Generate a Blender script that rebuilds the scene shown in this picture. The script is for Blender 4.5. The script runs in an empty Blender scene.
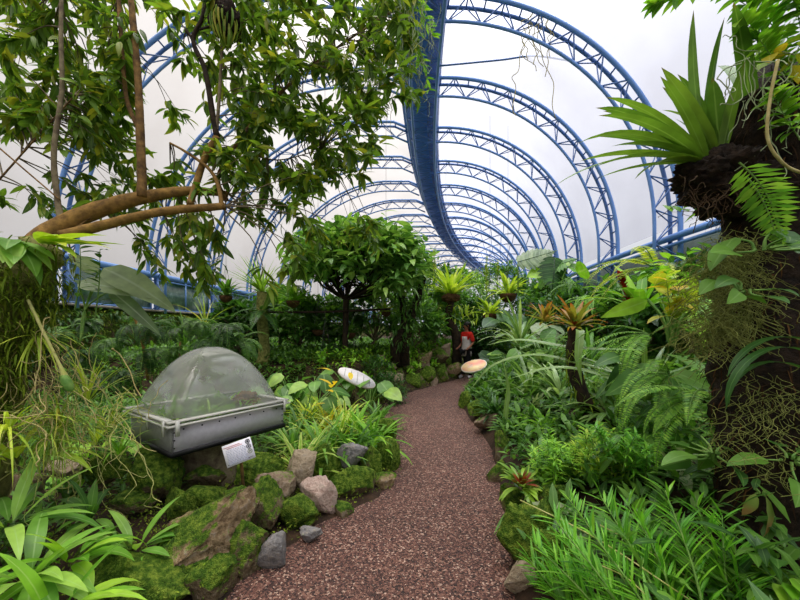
import bpy, math, random
import numpy as np
from mathutils import Vector, Matrix
random.seed(7); R = np.random.default_rng(11)
C = bpy.context.scene.collection
EYE, F, HZ = 1.5, 340.0, 330.0
def P(px, py, d): return np.array([(px-400)/F*d, d, EYE+(HZ-py)/F*d])
def V(*a): return np.array(a, float)
def nrm(a): return a/np.maximum(np.linalg.norm(a, axis=-1, keepdims=True), 1e-9)
def lin(h):
    h = h.lstrip('#'); o = []
    for i in (0, 2, 4):
        c = int(h[i:i+2], 16)/255
        o.append(c/12.92 if c <= .04045 else ((c+.055)/1.055)**2.4)
    return (*o, 1)

# ------------------------------------------------------------ mesh builder
class MB:
    def __init__(s): s.v = []; s.q = []; s.t = []; s.uv = []; s.n = 0
    def add(s, v, q=None, t=None, uv=None):
        v = np.asarray(v, float).reshape(-1, 3)
        if q is not None and len(q): s.q.append(np.asarray(q, int).reshape(-1, 4)+s.n)
        if t is not None and len(t): s.t.append(np.asarray(t, int).reshape(-1, 3)+s.n)
        s.v.append(v); s.uv.append(np.zeros((len(v), 2)) if uv is None else np.asarray(uv, float).reshape(-1, 2)); s.n += len(v)
    def build(s, name, mat, parent=None, origin=None, smooth=True):
        v = np.concatenate(s.v); uv = np.concatenate(s.uv)
        root = parent
        while root is not None and root.parent is not None: root = root.parent
        off = np.array(root['o3']) if root is not None else (np.zeros(3) if origin is None else np.asarray(origin, float))
        me = bpy.data.meshes.new(name)
        q = np.concatenate(s.q) if s.q else np.zeros((0, 4), int); t = np.concatenate(s.t) if s.t else np.zeros((0, 3), int)
        li = np.concatenate([q.ravel(), t.ravel()]); nf = len(q)+len(t)
        tot = np.concatenate([np.full(len(q), 4), np.full(len(t), 3)]); st = np.concatenate([[0], np.cumsum(tot)[:-1]]) if nf else []
        me.vertices.add(len(v)); me.vertices.foreach_set('co', (v-off).astype(np.float32).ravel())
        me.loops.add(len(li)); me.loops.foreach_set('vertex_index', li.astype(np.int32))
        me.polygons.add(nf); me.polygons.foreach_set('loop_start', np.asarray(st, np.int32)); me.polygons.foreach_set('loop_total', tot.astype(np.int32))
        me.update(calc_edges=True)
        if smooth: me.polygons.foreach_set('use_smooth', np.ones(nf, bool))
        ul = me.uv_layers.new(name='uv'); ul.data.foreach_set('uv', uv[li].astype(np.float32).ravel())
        me.validate(); me.materials.append(mat)
        o = bpy.data.objects.new(name, me); C.objects.link(o)
        if parent is not None: o.parent = parent
        else: o.location = off; o['o3'] = list(map(float, off))
        return o

def tag(o, label, cat, group=None):
    o['label'] = label; o['category'] = cat
    if group: o['group'] = group
    return o
def thing(name, label, cat, loc, group=None):
    o = bpy.data.objects.new(name, None); C.objects.link(o); o.empty_display_size = .05
    o.location = loc; o['o3'] = [float(x) for x in loc]
    return tag(o, label, cat, group)
def struct(o): o['kind'] = 'structure'; return o
def stuff(o): o['kind'] = 'stuff'; return o

PROF = {
 'lance': lambda v: np.sin(np.pi*np.clip(v, 0, 1)**.8)**.9*.96+.04*(1-v),
 'strap': lambda v: np.where(v < .2, .55+2.25*v, 1)*(1-v**5)*.97+.01,
 'grass': lambda v: (1-v**1.6)*(.6+.8*np.minimum(v*3, .5))+.01,
 'ovate': lambda v: np.sin(np.pi*np.clip(v, 0, 1)**.62)**.8*.97+.03*(1-v),
 'heart': lambda v: np.where(v < .22, .5+2.3*v, np.cos(np.clip((v-.22)/.78, 0, 1)*np.pi/2)**.8)+.01}
def leaves(mb, p, d, up, L, W, prof='lance', droop=.5, seg=4, fold=.15, wav=0):
    """N leaf blades at once: midrib bends away from 'up' by droop (rad); W is the half width"""
    p = np.atleast_2d(p); N = len(p); d = nrm(np.broadcast_to(d, (N, 3)).astype(float)); up = np.broadcast_to(up, (N, 3)).astype(float)
    s = nrm(np.cross(d, up)+1e-6); n = np.cross(s, d)
    L = np.broadcast_to(np.asarray(L, float), (N,)); W = np.broadcast_to(np.asarray(W, float), (N,)); dr = np.broadcast_to(np.asarray(droop, float), (N,))
    v = np.linspace(0, 1, seg+1); w = PROF[prof](v)
    th = -dr[:, None]*v[None]**1.2
    tm = (th[:, 1:]+th[:, :-1])/2
    a = np.concatenate([np.zeros((N, 1)), np.cumsum(np.cos(tm), 1)], 1)*(L[:, None]/seg); b = np.concatenate([np.zeros((N, 1)), np.cumsum(np.sin(tm), 1)], 1)*(L[:, None]/seg)
    mid = p[:, None]+a[..., None]*d[:, None]+b[..., None]*n[:, None]
    nn = -np.sin(th)[..., None]*d[:, None]+np.cos(th)[..., None]*n[:, None]
    hw = (W[:, None]*w[None])[..., None]
    lift = nn*hw*fold
    if wav: lift = lift+nn*hw*wav*np.sin(v*17)[None, :, None]
    l = mid-s[:, None]*hw+lift; r = mid+s[:, None]*hw+lift
    vs = np.stack([l, mid, r], 2)                 # N,seg+1,3,3
    k = (seg+1)*3; row = np.arange(seg)[:, None]*3
    f = np.concatenate([np.concatenate([row, row+1, row+4, row+3], 1), np.concatenate([row+1, row+2, row+5, row+4], 1)])
    q = (np.arange(N)[:, None, None]*k+f[None]).reshape(-1, 4)
    uv = np.stack(np.broadcast_arrays(np.array([0, .5, 1])[None, :], v[:, None]), -1)
    mb.add(vs, q, uv=np.tile(uv.reshape(1, -1, 2), (N, 1, 1)))
    return mid[:, -1]
def spline(pts, n=24):
    p = np.asarray(pts, float); m = len(p)
    if m == 2: return p[0]+(p[1]-p[0])*np.linspace(0, 1, n)[:, None]
    e = np.concatenate([[2*p[0]-p[1]], p, [2*p[-1]-p[-2]]]); t = np.linspace(0, m-1-1e-6, n); i = t.astype(int); u = (t-i)[:, None]
    a, b, c, d = e[i], e[i+1], e[i+2], e[i+3]
    return .5*(2*b+(c-a)*u+(2*a-5*b+4*c-d)*u**2+(3*b-a-3*c+d)*u**3)
def tube(mb, pts, r, k=6, cap=True, jit=0):
    p = np.asarray(pts, float); n = len(p); r = np.broadcast_to(np.asarray(r, float), (n,))
    t = nrm(np.gradient(p, axis=0)); ref = V(0, 0, 1) if abs(t[0][2]) < .9 else V(1, 0, 0)
    us = []
    u = nrm(np.cross(t[0], ref))
    for i in range(n):
        u = u-t[i]*np.dot(u, t[i]); u = u/max(np.linalg.norm(u), 1e-9); us.append(u)
    us = np.array(us); w = np.cross(t, us); an = np.linspace(0, 2*np.pi, k, endpoint=False)
    rr = r[:, None]*(1+(R.normal(0, jit, (n, k)) if jit else 0))*np.ones((1, k))
    v = p[:, None]+rr[..., None]*(np.cos(an)[None, :, None]*us[:, None]+np.sin(an)[None, :, None]*w[:, None])
    i = np.arange(n-1)[:, None]*k; j = np.arange(k)[None]; j2 = (j+1) % k
    q = np.stack([i+j, i+j2, i+k+j2, i+k+j], -1).reshape(-1, 4)
    v = v.reshape(-1, 3); tr = None
    if cap:
        v = np.concatenate([v, p[:1], p[-1:]]); j = np.arange(k)
        tr = np.concatenate([np.stack([(j+1) % k, j, np.full(k, n*k)], 1), np.stack([(n-1)*k+j, (n-1)*k+(j+1) % k, np.full(k, n*k+1)], 1)])
    uv = np.zeros((len(v), 2)); uv[:n*k, 1] = np.repeat(np.linspace(0, 1, n), k)
    mb.add(v, q, tr, uv)
def box(mb, c, s, M=None):
    a = np.array([[x, y, z] for x in (-.5, .5) for y in (-.5, .5) for z in (-.5, .5)])*np.asarray(s)
    if M is not None: a = a@np.asarray(M).T
    mb.add(a+np.asarray(c), [[0, 1, 3, 2], [4, 6, 7, 5], [0, 4, 5, 1], [2, 3, 7, 6], [0, 2, 6, 4], [1, 5, 7, 3]])
import bmesh
def _ico(n):
    b = bmesh.new(); bmesh.ops.create_icosphere(b, subdivisions=n, radius=1)
    v = np.array([x.co[:] for x in b.verts]); t = np.array([[x.index for x in f.verts] for f in b.faces]); b.free(); return v, t
ICO = {n: _ico(n) for n in (2, 3, 4, 5)}
from mathutils import noise
def blob(mb, c, s, seed=0, amp=.25, freq=1.3, flat=0, n=4, rough=.06, M=None):
    v, t = ICO[n]; v = v.copy(); o = Vector((seed*3.7, seed*1.3, seed*7.1))
    k = np.array([noise.noise(Vector(x)*freq+o) for x in v]); k2 = np.array([noise.noise(Vector(x)*freq*5+o) for x in v])
    k3 = np.array([noise.noise(Vector(x)*freq*14+o) for x in v]) if n > 3 else 0
    v = v*(1+amp*k)[:, None]
    if flat:                                        # cut some facets so stones look broken
        rg = np.random.default_rng(seed+5)
        for _ in range(flat):
            d = nrm(rg.normal(size=3)); h = v@d; cut = rg.uniform(.42, .72); v = v-np.maximum(h-cut, 0)[:, None]*d*.92
    v = v*(1+rough*k2+rough*.5*k3)[:, None]*np.asarray(s)
    if M is not None: v = v@np.asarray(M).T
    mb.add(v+np.asarray(c), t=t)
def rotz(a): c, s = math.cos(a), math.sin(a); return np.array([[c, -s, 0], [s, c, 0], [0, 0, 1]])
def dirs(n, e0, e1, a0=0, a1=2*np.pi, rg=R):
    a = rg.uniform(a0, a1, n); e = rg.uniform(e0, e1, n)
    return np.stack([np.cos(a)*np.cos(e), np.sin(a)*np.cos(e), np.sin(e)], 1)

# ------------------------------------------------------------ materials
def newmat(name):
    m = bpy.data.materials.new(name); m.use_nodes = True; nt = m.node_tree; nt.nodes.clear()
    return m, nt, nt.nodes.new('ShaderNodeOutputMaterial')
def N(nt, t, **k):
    n = nt.nodes.new(t)
    for a, b in k.items():
        if a.startswith('i_'): n.inputs[a[2:].replace('_', ' ')].default_value = b
        else: setattr(n, a, b)
    return n
def ramp(nt, stops, fac=None, interp='LINEAR'):
    r = nt.nodes.new('ShaderNodeValToRGB'); r.color_ramp.interpolation = interp; e = r.color_ramp.elements
    while len(e) < len(stops): e.new(.5)
    for x, (p, c) in zip(e, stops): x.position = p; x.color = lin(c) if isinstance(c, str) else c
    if fac is not None: nt.links.new(fac, r.inputs[0])
    return r
def mix(nt, fac, a, b, mode='MIX'):
    n = nt.nodes.new('ShaderNodeMix'); n.data_type = 'RGBA'; n.blend_type = mode
    for s, x in ((n.inputs[0], fac), (n.inputs[6], a), (n.inputs[7], b)):
        if hasattr(x, 'is_linked'): nt.links.new(x, s)
        else: s.default_value = (lin(x) if isinstance(x, str) else x)
    return n.outputs[2]
def leafmat(name, cols, rib=None, tip=None, rough=.45, trans=.4, spec=.35, stripe=None):
    m, nt, out = newmat(name); L = nt.links
    geo = N(nt, 'ShaderNodeNewGeometry'); uv = N(nt, 'ShaderNodeUVMap'); sep = N(nt, 'ShaderNodeSeparateXYZ'); L.new(uv.outputs[0], sep.inputs[0])
    st = [(i/max(1, len(cols)-1), c) for i, c in enumerate(cols)]
    col = ramp(nt, st, geo.outputs['Random Per Island']).outputs[0]
    tc = N(nt, 'ShaderNodeTexCoord'); nz = N(nt, 'ShaderNodeTexNoise', i_Scale=9.0, i_Detail=3.0); L.new(tc.outputs['Object'], nz.inputs['Vector'])
    var = ramp(nt, [(.3, (.98, .87, .74, 1)), (.7, (1.6, 1.4, 1.1, 1))], nz.outputs[0]).outputs[0]
    col = mix(nt, 1.0, col, var, 'MULTIPLY')
    if rib:
        a = N(nt, 'ShaderNodeMath', operation='SUBTRACT'); L.new(sep.outputs[0], a.inputs[0]); a.inputs[1].default_value = .5
        b = N(nt, 'ShaderNodeMath', operation='ABSOLUTE'); L.new(a.outputs[0], b.inputs[0])
        r = ramp(nt, [(0, (1, 1, 1, 1)), (.07, (0, 0, 0, 1))], b.outputs[0])
        f = N(nt, 'ShaderNodeMath', operation='MULTIPLY'); L.new(r.outputs[0], f.inputs[0]); f.inputs[1].default_value = .6
        col = mix(nt, f.outputs[0], col, rib)
    if stripe:
        a = N(nt, 'ShaderNodeMath', operation='SUBTRACT'); L.new(sep.outputs[0], a.inputs[0]); a.inputs[1].default_value = .5
        b = N(nt, 'ShaderNodeMath', operation='ABSOLUTE'); L.new(a.outputs[0], b.inputs[0])
        col = mix(nt, ramp(nt, [(.25, (0, 0, 0, 1)), (.4, (1, 1, 1, 1))], b.outputs[0]).outputs[0], col, stripe)
    if tip:
        r = ramp(nt, [(tip[1], (0, 0, 0, 1)), (min(1, tip[2]), (1, 1, 1, 1))], sep.outputs[1])
        col = mix(nt, r.outputs[0], col, tip[0])
    bs = N(nt, 'ShaderNodeBsdfPrincipled', i_Roughness=rough); bs.inputs['Specular IOR Level'].default_value = spec; L.new(col, bs.inputs['Base Color'])
    tr = N(nt, 'ShaderNodeBsdfTranslucent'); L.new(mix(nt, 1.0, col, (1.08, 1.12, .6, 1), 'MULTIPLY'), tr.inputs[0])
    mx = N(nt, 'ShaderNodeMixShader'); mx.inputs[0].default_value = trans; L.new(bs.outputs[0], mx.inputs[1]); L.new(tr.outputs[0], mx.inputs[2]); L.new(mx.outputs[0], out.inputs[0])
    return m
def plain(name, c, rough=.6, metal=0, c2=None, scale=8, bump=0, spec=.3, detail=6):
    m, nt, out = newmat(name); L = nt.links
    bs = N(nt, 'ShaderNodeBsdfPrincipled', i_Roughness=rough, i_Metallic=metal); bs.inputs['Specular IOR Level'].default_value = spec
    if c2:
        tc = N(nt, 'ShaderNodeTexCoord'); nz = N(nt, 'ShaderNodeTexNoise', i_Scale=scale, i_Detail=detail, i_Roughness=.65); L.new(tc.outputs['Object'], nz.inputs['Vector'])
        L.new(ramp(nt, [(.35, c), (.65, c2)], nz.outputs[0]).outputs[0], bs.inputs['Base Color'])
        if bump:
            b = N(nt, 'ShaderNodeBump', i_Strength=bump, i_Distance=.03); L.new(nz.outputs[0], b.inputs['Height']); L.new(b.outputs[0], bs.inputs['Normal'])
    else: bs.inputs['Base Color'].default_value = lin(c)
    L.new(bs.outputs[0], out.inputs[0]); return m
def rockmat(name, stone, stone2, cover, moss='#43641a', moss2='#849a34'):
    """stone with moss growing in patches, thickest on the upper faces"""
    m, nt, out = newmat(name); L = nt.links; tc = N(nt, 'ShaderNodeTexCoord'); oi = N(nt, 'ShaderNodeObjectInfo')
    ad = N(nt, 'ShaderNodeVectorMath', operation='ADD'); L.new(tc.outputs['Object'], ad.inputs[0])
    ml = N(nt, 'ShaderNodeMath', operation='MULTIPLY'); L.new(oi.outputs['Random'], ml.inputs[0]); ml.inputs[1].default_value = 37; L.new(ml.outputs[0], ad.inputs[1])
    n1 = N(nt, 'ShaderNodeTexNoise', i_Scale=5.0, i_Detail=5.0, i_Roughness=.6); n2 = N(nt, 'ShaderNodeTexNoise', i_Scale=26.0, i_Detail=6.0, i_Roughness=.7); n3 = N(nt, 'ShaderNodeTexNoise', i_Scale=120.0, i_Detail=3.0)
    for n in (n1, n2, n3): L.new(ad.outputs[0], n.inputs['Vector'])
    st = ramp(nt, [(.3, stone), (.52, stone2), (.72, '#a09585')], n2.outputs[0]).outputs[0]
    geo = N(nt, 'ShaderNodeNewGeometry'); sp = N(nt, 'ShaderNodeSeparateXYZ'); L.new(geo.outputs['Normal'], sp.inputs[0])
    a = N(nt, 'ShaderNodeMath', operation='MULTIPLY_ADD'); L.new(sp.outputs[2], a.inputs[0]); a.inputs[1].default_value = .22; L.new(n1.outputs[0], a.inputs[2])
    b = N(nt, 'ShaderNodeMath', operation='MULTIPLY_ADD'); L.new(n2.outputs[0], b.inputs[0]); b.inputs[1].default_value = .35; L.new(a.outputs[0], b.inputs[2])
    f = ramp(nt, [(.95-cover*.6, (0, 0, 0, 1)), (1.03-cover*.6, (1, 1, 1, 1))], b.outputs[0]).outputs[0]
    mo = ramp(nt, [(.3, '#1f2e0a'), (.46, moss), (.68, moss2)], n2.outputs[0]).outputs[0]
    col = mix(nt, f, st, mo); bs = N(nt, 'ShaderNodeBsdfPrincipled', i_Roughness=.9); bs.inputs['Specular IOR Level'].default_value = .15; L.new(col, bs.inputs['Base Color'])
    hh = mix(nt, f, n2.outputs[0], n3.outputs[0]); bp = N(nt, 'ShaderNodeBump', i_Strength=1.0, i_Distance=.04); L.new(hh, bp.inputs['Height']); L.new(bp.outputs[0], bs.inputs['Normal'])
    L.new(bs.outputs[0], out.inputs[0]); return m
M = {}
G = lambda k, *a, **q: M.__setitem__(k, leafmat('leaf '+k, *a, **q))
G('tree', ['#3c5a22', '#4a7028', '#6a9436', '#8a9434'], rib='#8aa850', rough=.4, trans=.5)
G('umbrella', ['#3d6a30', '#5f9446', '#8fba62'], rib='#a2c87a', rough=.35)
G('dark', ['#1f3d1c', '#2c5524', '#3c6c2a'], rib='#6f9a58', rough=.35)
G('mid', ['#30592a', '#45752f', '#5f9038'], rib='#88ad5c')
G('bright', ['#4f8a26', '#6fae30', '#93c640'], rib='#b6d878')
G('lime', ['#7ca32e', '#9cbf3c', '#b9cf52'], rib='#d0e08a')
G('yellowing', ['#79a030', '#a8b83a', '#c9b636'], rib='#d6d272', tip=('#c9962a', .82, 1))
G('grey', ['#5d7a5c', '#7d977a', '#94ab8e'], rib='#b6c6ae', rough=.4)
G('bromeliad', ['#5a8a2c', '#7ba83a', '#94ba4a'], rib='#a9c86a', tip=('#8a6a3a', .93, 1), rough=.3)
G('redbrom', ['#6f7a34', '#8a8a3a', '#7f5a30'], tip=('#b0532c', .62, 1), rough=.35)
G('redcore', ['#7a2f1c', '#93412a', '#6a3a22'], tip=('#5f8a34', .5, .8), rough=.35)
G('variegated', ['#5f9a30', '#86b340', '#a9c654'], stripe='#d8d67e')
G('yellow', ['#c9b832', '#dccb3e', '#e0b82c'])
G('grass', ['#5a8a30', '#7ba13c', '#a8ab4a'], rough=.5)
G('strap', ['#4c7438', '#6c9250', '#8aab74'], rib='#a5bf92', rough=.28, spec=.6)
G('willow', ['#3f8226', '#5da630', '#82c23e'], rib='#9fd066', rough=.4)
G('fern', ['#4f8a34', '#6fa83e', '#8cbd50'], rough=.5)
G('fernyellow', ['#8aa836', '#a6bc44', '#bcc75a'], rough=.5)
G('mossy', ['#3a4f1a', '#54701f', '#738a30'], rough=.8, trans=.15, spec=.1)
G('herb', ['#4f8a26', '#7ab030', '#a4bc40'], rib='#b6d878')
G('crown', ['#46702a', '#5c8432', '#74983e'], rib='#8fb058', tip=('#7a5a34', .93, 1), rough=.3)
G('orchidleaf', ['#4d8434', '#6fa544', '#8cb85a'], rib='#a8cc80', rough=.35)
M['bark'] = plain('brown mossy bark', '#4a3620', .9, c2='#8a6a3a', scale=14, bump=.6)
M['barkgold'] = plain('ochre bark', '#5d4522', .9, c2='#96743a', scale=16, bump=.5)
M['barkmoss'] = plain('mossy pale bark', '#4e5226', .95, c2='#8c8a4c', scale=18, bump=.8)
M['barkdark'] = plain('dark wet bark', '#17120d', .9, c2='#3a2c1c', scale=12, bump=.8)
M['barkgrey'] = plain('grey brown bark', '#57493a', .9, c2='#857a5c', scale=16, bump=.5)
M['stem'] = plain('green stem', '#4f7a30', .6, c2='#7a9a48', scale=20)
M['dry'] = plain('dry straw stem', '#9aa04c', .8, c2='#bdb878', scale=20)
M['root'] = plain('pale root', '#8c8048', .85, c2='#b8ac74', scale=25)
M['beard'] = plain('grey green beard moss', '#7f8f68', .95, c2='#aab48c', scale=20)
M['beardolive'] = plain('olive beard moss', '#5f6a30', .95, c2='#8c9048', scale=20)
M['humus'] = plain('shade-darkened fibrous humus', '#120d08', .95, c2='#33261a', scale=22, bump=1)  # near-black base also holds the shade on the right trunk's unlit side
M['basket'] = plain('brown fibre basket', '#3a2616', .9, c2='#6a4a2c', scale=40, bump=.8)
M['blue'] = plain('blue painted steel', '#5f88c4', .38, spec=.5)
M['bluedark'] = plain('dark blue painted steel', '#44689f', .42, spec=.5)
M['wire'] = plain('grey wire', '#6a6a68', .5, metal=.6)
M['tan'] = rockmat('tan stone', '#6b5a44', '#93806a', .12)
M['beige'] = rockmat('beige stone', '#77684f', '#ab9a80', .03)
M['pink'] = rockmat('pinkish stone', '#a08474', '#c4ab9c', 0)
M['greystone'] = rockmat('grey stone', '#5f5d5c', '#8a8784', .05)
M['mossrock'] = rockmat('mossy stone', '#4c4232', '#7b6b50', .5)
M['fullmoss'] = rockmat('moss covered stone', '#4c4232', '#6f6048', .75, '#48681a', '#8fa43a')
M['halfmoss'] = rockmat('half mossy stone', '#54412f', '#97805f', .27)
G('redflower', ['#7a1a12', '#a8321c']); G('rustgrass', ['#8a6a2c', '#a8823a', '#7a7a34']); G('fibre', ['#1c130b', '#2e2114', '#4a3820'], trans=.05, rough=.9, spec=.1); G('browntip', ['#6f8a4a', '#86a05c'], tip=('#b08a5c', .4, .7))
M['fibreroot'] = plain('dark rootlet', '#3a2c1c', .9, c2='#5a4630', scale=20)
EXPO = .14
# ------------------------------------------------------------ the ground
def edge(l): return np.array([P(x, y, 510/(y-330.))[:2] for x, y in l])
EL = np.concatenate([[[-1.0, -4], [-.98, 1.2]], edge([(232, 600), (268, 566), (305, 541), (330, 522), (375, 502), (397, 480), (403, 455), (392, 432), (380, 414), (386, 404), (410, 393), (440, 384), (466, 377)]), [[2.7, 12], [3.9, 13.6]]])
ER = np.concatenate([[[.75, -4], [.66, 1.2]], edge([(512, 600), (508, 560), (505, 510), (498, 472), (485, 437), (468, 416), (460, 402), (472, 388), (492, 378)]), [[4.2, 11.8], [5.2, 13]]])
POLY = np.concatenate([EL, ER[::-1]])
def segd(q, poly, closed):
    a = poly; b = np.roll(poly, -1, 0)
    if not closed: a, b = a[:-1], b[:-1]
    ab = b-a; t = np.clip(((q[:, None]-a)*ab).sum(-1)/np.maximum((ab**2).sum(-1), 1e-9), 0, 1)
    return np.linalg.norm(q[:, None]-(a+ab*t[..., None]), axis=-1).min(1)
def inside(q, poly):
    a = poly; b = np.roll(poly, -1, 0); c = (a[:, 1] > q[:, None, 1]) != (b[:, 1] > q[:, None, 1])
    with np.errstate(divide='ignore', invalid='ignore'): xi = (b[:, 0]-a[:, 0])*(q[:, None, 1]-a[:, 1])/(b[:, 1]-a[:, 1])+a[:, 0]
    return ((c & (q[:, None, 0] < xi)).sum(1) % 2) == 1
def sm(t): t = np.clip(t, 0, 1); return t*t*(3-2*t)
def ground(q):
    q = np.atleast_2d(np.asarray(q, float))[:, :2]; dl = segd(q, EL, False); dr = segd(q, ER, False); s = np.minimum(dl, dr); y = q[:, 1]
    zl = .04*sm(s/.3)+.015*np.minimum(s, 6)+.75*sm((y-6.3)/1.2)*sm(s/.9)
    zr = .12*sm(s/.15)+.26*np.minimum(s, 3.5)
    z = np.where(dl < dr, zl, zr)+.05*np.sin(q[:, 0]*2.1+q[:, 1]*.7)*np.sin(q[:, 1]*1.7)*sm(s)
    return np.where(inside(q, POLY), -.06, z)
def gz(x, y): return float(ground([[x, y]])[0])
def on(px, py, d=None):
    """the ground point seen at a pixel (or at a given depth on that pixel column)"""
    if d is None:
        for d in np.arange(1.2, 30, .03):
            p = P(px, py, d)
            if p[2] <= gz(p[0], p[1]): break
    p = P(px, py, d); p[2] = gz(p[0], p[1]); return p
m, nt, out = newmat('reddish gravel'); L = nt.links
tc = N(nt, 'ShaderNodeTexCoord'); vo = N(nt, 'ShaderNodeTexVoronoi', i_Scale=95.0); nz = N(nt, 'ShaderNodeTexNoise', i_Scale=1.6, i_Detail=4.0)
L.new(tc.outputs['Object'], vo.inputs['Vector']); L.new(tc.outputs['Object'], nz.inputs['Vector'])
sx = N(nt, 'ShaderNodeSeparateColor'); L.new(vo.outputs['Color'], sx.inputs[0])
c = ramp(nt, [(0, '#20130f'), (.3, '#452b22'), (.62, '#684438'), (.88, '#84604f'), (1, '#b89c88')], sx.outputs[0]).outputs[0]
c = mix(nt, 1.0, c, ramp(nt, [(.3, (.8, .78, .77, 1)), (.7, (1.1, 1.06, 1.05, 1))], nz.outputs[0]).outputs[0], 'MULTIPLY')
bs = N(nt, 'ShaderNodeBsdfPrincipled', i_Roughness=.8); bp = N(nt, 'ShaderNodeBump', i_Strength=1.0, i_Distance=.012); bp.invert = True
L.new(vo.outputs['Distance'], bp.inputs['Height']); L.new(bp.outputs[0], bs.inputs['Normal']); L.new(c, bs.inputs['Base Color']); L.new(bs.outputs[0], out.inputs[0]); M['gravel'] = m
mb = MB(); g = np.stack(np.meshgrid(np.arange(-2, 6.5, .04), np.arange(-4, 14, .04), indexing='ij'), -1); sh = g.shape[:2]; q = g.reshape(-1, 2)
ins = inside(q, POLY) | (segd(q, POLY, True) < .12)
idx = np.arange(len(q)).reshape(sh); fq = np.stack([idx[:-1, :-1], idx[1:, :-1], idx[1:, 1:], idx[:-1, 1:]], -1).reshape(-1, 4); fq = fq[ins[fq].all(1)]
us = np.unique(fq); rm = np.zeros(len(q), int); rm[us] = np.arange(len(us))
zz = np.array([noise.noise(Vector((x*1.4, y*1.4, 0))) for x, y in q[us]])*.012+np.array([noise.noise(Vector((x*9, y*9, 3))) for x, y in q[us]])*.006
mb.add(np.column_stack([q[us], zz]), rm[fq]); struct(mb.build('floor', M['gravel']))
mb = MB(); xs = np.concatenate([np.arange(-10, -5, .5), np.arange(-5, 6, .13), np.arange(6, 22, .5)]); ys = np.concatenate([np.arange(-5, 12, .13), np.arange(12, 50, .7)])
g = np.stack(np.meshgrid(xs, ys, indexing='ij'), -1); sh = g.shape[:2]; q = g.reshape(-1, 2); idx = np.arange(len(q)).reshape(sh)
mb.add(np.column_stack([q, ground(q)]), np.stack([idx[:-1, :-1], idx[1:, :-1], idx[1:, 1:], idx[:-1, 1:]], -1).reshape(-1, 4))
M['soil'] = plain('dark leafy soil', '#1d140c', .95, c2='#3d2c1c', scale=7, bump=1); struct(mb.build('ground', M['soil']))

# ------------------------------------------------------------ the tunnel: two half vaults that meet at a ridge beam and curve away to the right
def XC(y): return -.0882*y+.00772*y*y
def HD(y): return math.atan(-.0882+.01544*y)
def TP(Lt, h, y):
    a = HD(y); return V(XC(y)+Lt*math.cos(a), y-Lt*math.sin(a), EYE+h)
def vault_r(off=0, n=26):       # local (L, h) from the right rail up to the ridge
    t = np.linspace(0, math.pi/2, n); r = 4.95-off
    return np.concatenate([np.stack([1.2+r*np.cos(t), 2.25+r*np.sin(t)], 1), [[.9, 7.2-off]]])
def vault_l(off=0, n=26):
    t = np.linspace(0, math.pi/2, n); r = 5.9-off
    return np.concatenate([np.stack([-1.6-r*np.cos(t), 1.7+r*np.sin(t)], 1), [[-.3, 7.5-off], [.2, 7.25-off]]])
def membrane(name, col, a, b):
    m, nt, out = newmat(name); L = nt.links; tc = N(nt, 'ShaderNodeTexCoord'); nz = N(nt, 'ShaderNodeTexNoise', i_Scale=.5, i_Detail=5.0); L.new(tc.outputs['Object'], nz.inputs['Vector'])
    c = ramp(nt, [(.3, a), (.7, b)], nz.outputs[0]).outputs[0]; tr = N(nt, 'ShaderNodeBsdfTranslucent'); L.new(c, tr.inputs[0]); df = N(nt, 'ShaderNodeBsdfDiffuse'); L.new(c, df.inputs[0])
    mx = N(nt, 'ShaderNodeMixShader'); mx.inputs[0].default_value = .25; L.new(tr.outputs[0], mx.inputs[1]); L.new(df.outputs[0], mx.inputs[2]); tp = N(nt, 'ShaderNodeBsdfTransparent'); L.new(c, tp.inputs[0]); m2 = N(nt, 'ShaderNodeMixShader'); m2.inputs[0].default_value = .72; L.new(mx.outputs[0], m2.inputs[1]); L.new(tp.outputs[0], m2.inputs[2]); L.new(m2.outputs[0], out.inputs[0]); return m
M['memr'] = membrane('white plastic film', 0, '#dcdbe2', '#f0f0f6'); M['meml'] = membrane('weathered cream film', 0, '#d6cfc8', '#e4ded8')
YS = np.concatenate([np.arange(-8, 46, .8)])
def sheet(prof, mat, name):
    mb = MB(); k = len(prof); v = np.array([[TP(a, b, y) for a, b in prof] for y in YS]); n = len(YS)
    i = np.arange(n-1)[:, None]*k; j = np.arange(k-1)[None]; mb.add(v, np.stack([i+j, i+j+1, i+k+j+1, i+k+j], -1).reshape(-1, 4)); return struct(mb.build(name, mat))
sheet(vault_r(-.09), M['memr'], 'ceiling_right'); sheet(vault_l(-.09), M['meml'], 'ceiling_left')
mb = MB(); mb.add([TP(.35, 7.29, -8), TP(1.25, 7.36, -8)], []) if 0 else None
ridge = V(*TP(.9, 6.7, 7)); M['gutter'] = plain('blue gutter sheet', '#5080cc', .45)
t = thing('ridge_beam', 'long blue lattice ridge beam running along the roof top', 'beam', ridge)
for a, b in ((.25, 7.08), (1.2, 7.12), (.45, 6.62), (1.15, 6.62)):
    mb = MB(); tube(mb, [TP(a, b, y) for y in np.arange(-2, 44, .8)], .045, 6); mb.build('chord', M['blue'], t)
mb = MB(); ya = np.arange(-2, 44, .61)
for i, y in enumerate(ya[:-1]):
    for (a, b), (c, d) in (((.25, 7.08), (.45, 6.62)), ((1.2, 7.12), (1.15, 6.62)), ((.45, 6.62), (1.15, 6.62)), ((.25, 7.08), (1.2, 7.12))):
        if i % 2: a, b, c, d = c, d, a, b
        tube(mb, [TP(a, b, y), TP(c, d, ya[i+1])], .014, 4, False)
        if a > 1.1 and c > 1.1: continue
        tube(mb, [TP(a, b, y), TP(c, d, y)], .012, 4, False)
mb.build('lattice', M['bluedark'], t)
mb = MB(); k = 2; v = np.array([[TP(.1, 7.3, y), TP(1.3, 7.34, y), TP(1.3, 7.36, y), TP(.1, 7.32, y)] for y in YS]); i = np.arange(len(YS)-1)[:, None]*4; j = np.arange(4)[None]
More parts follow.
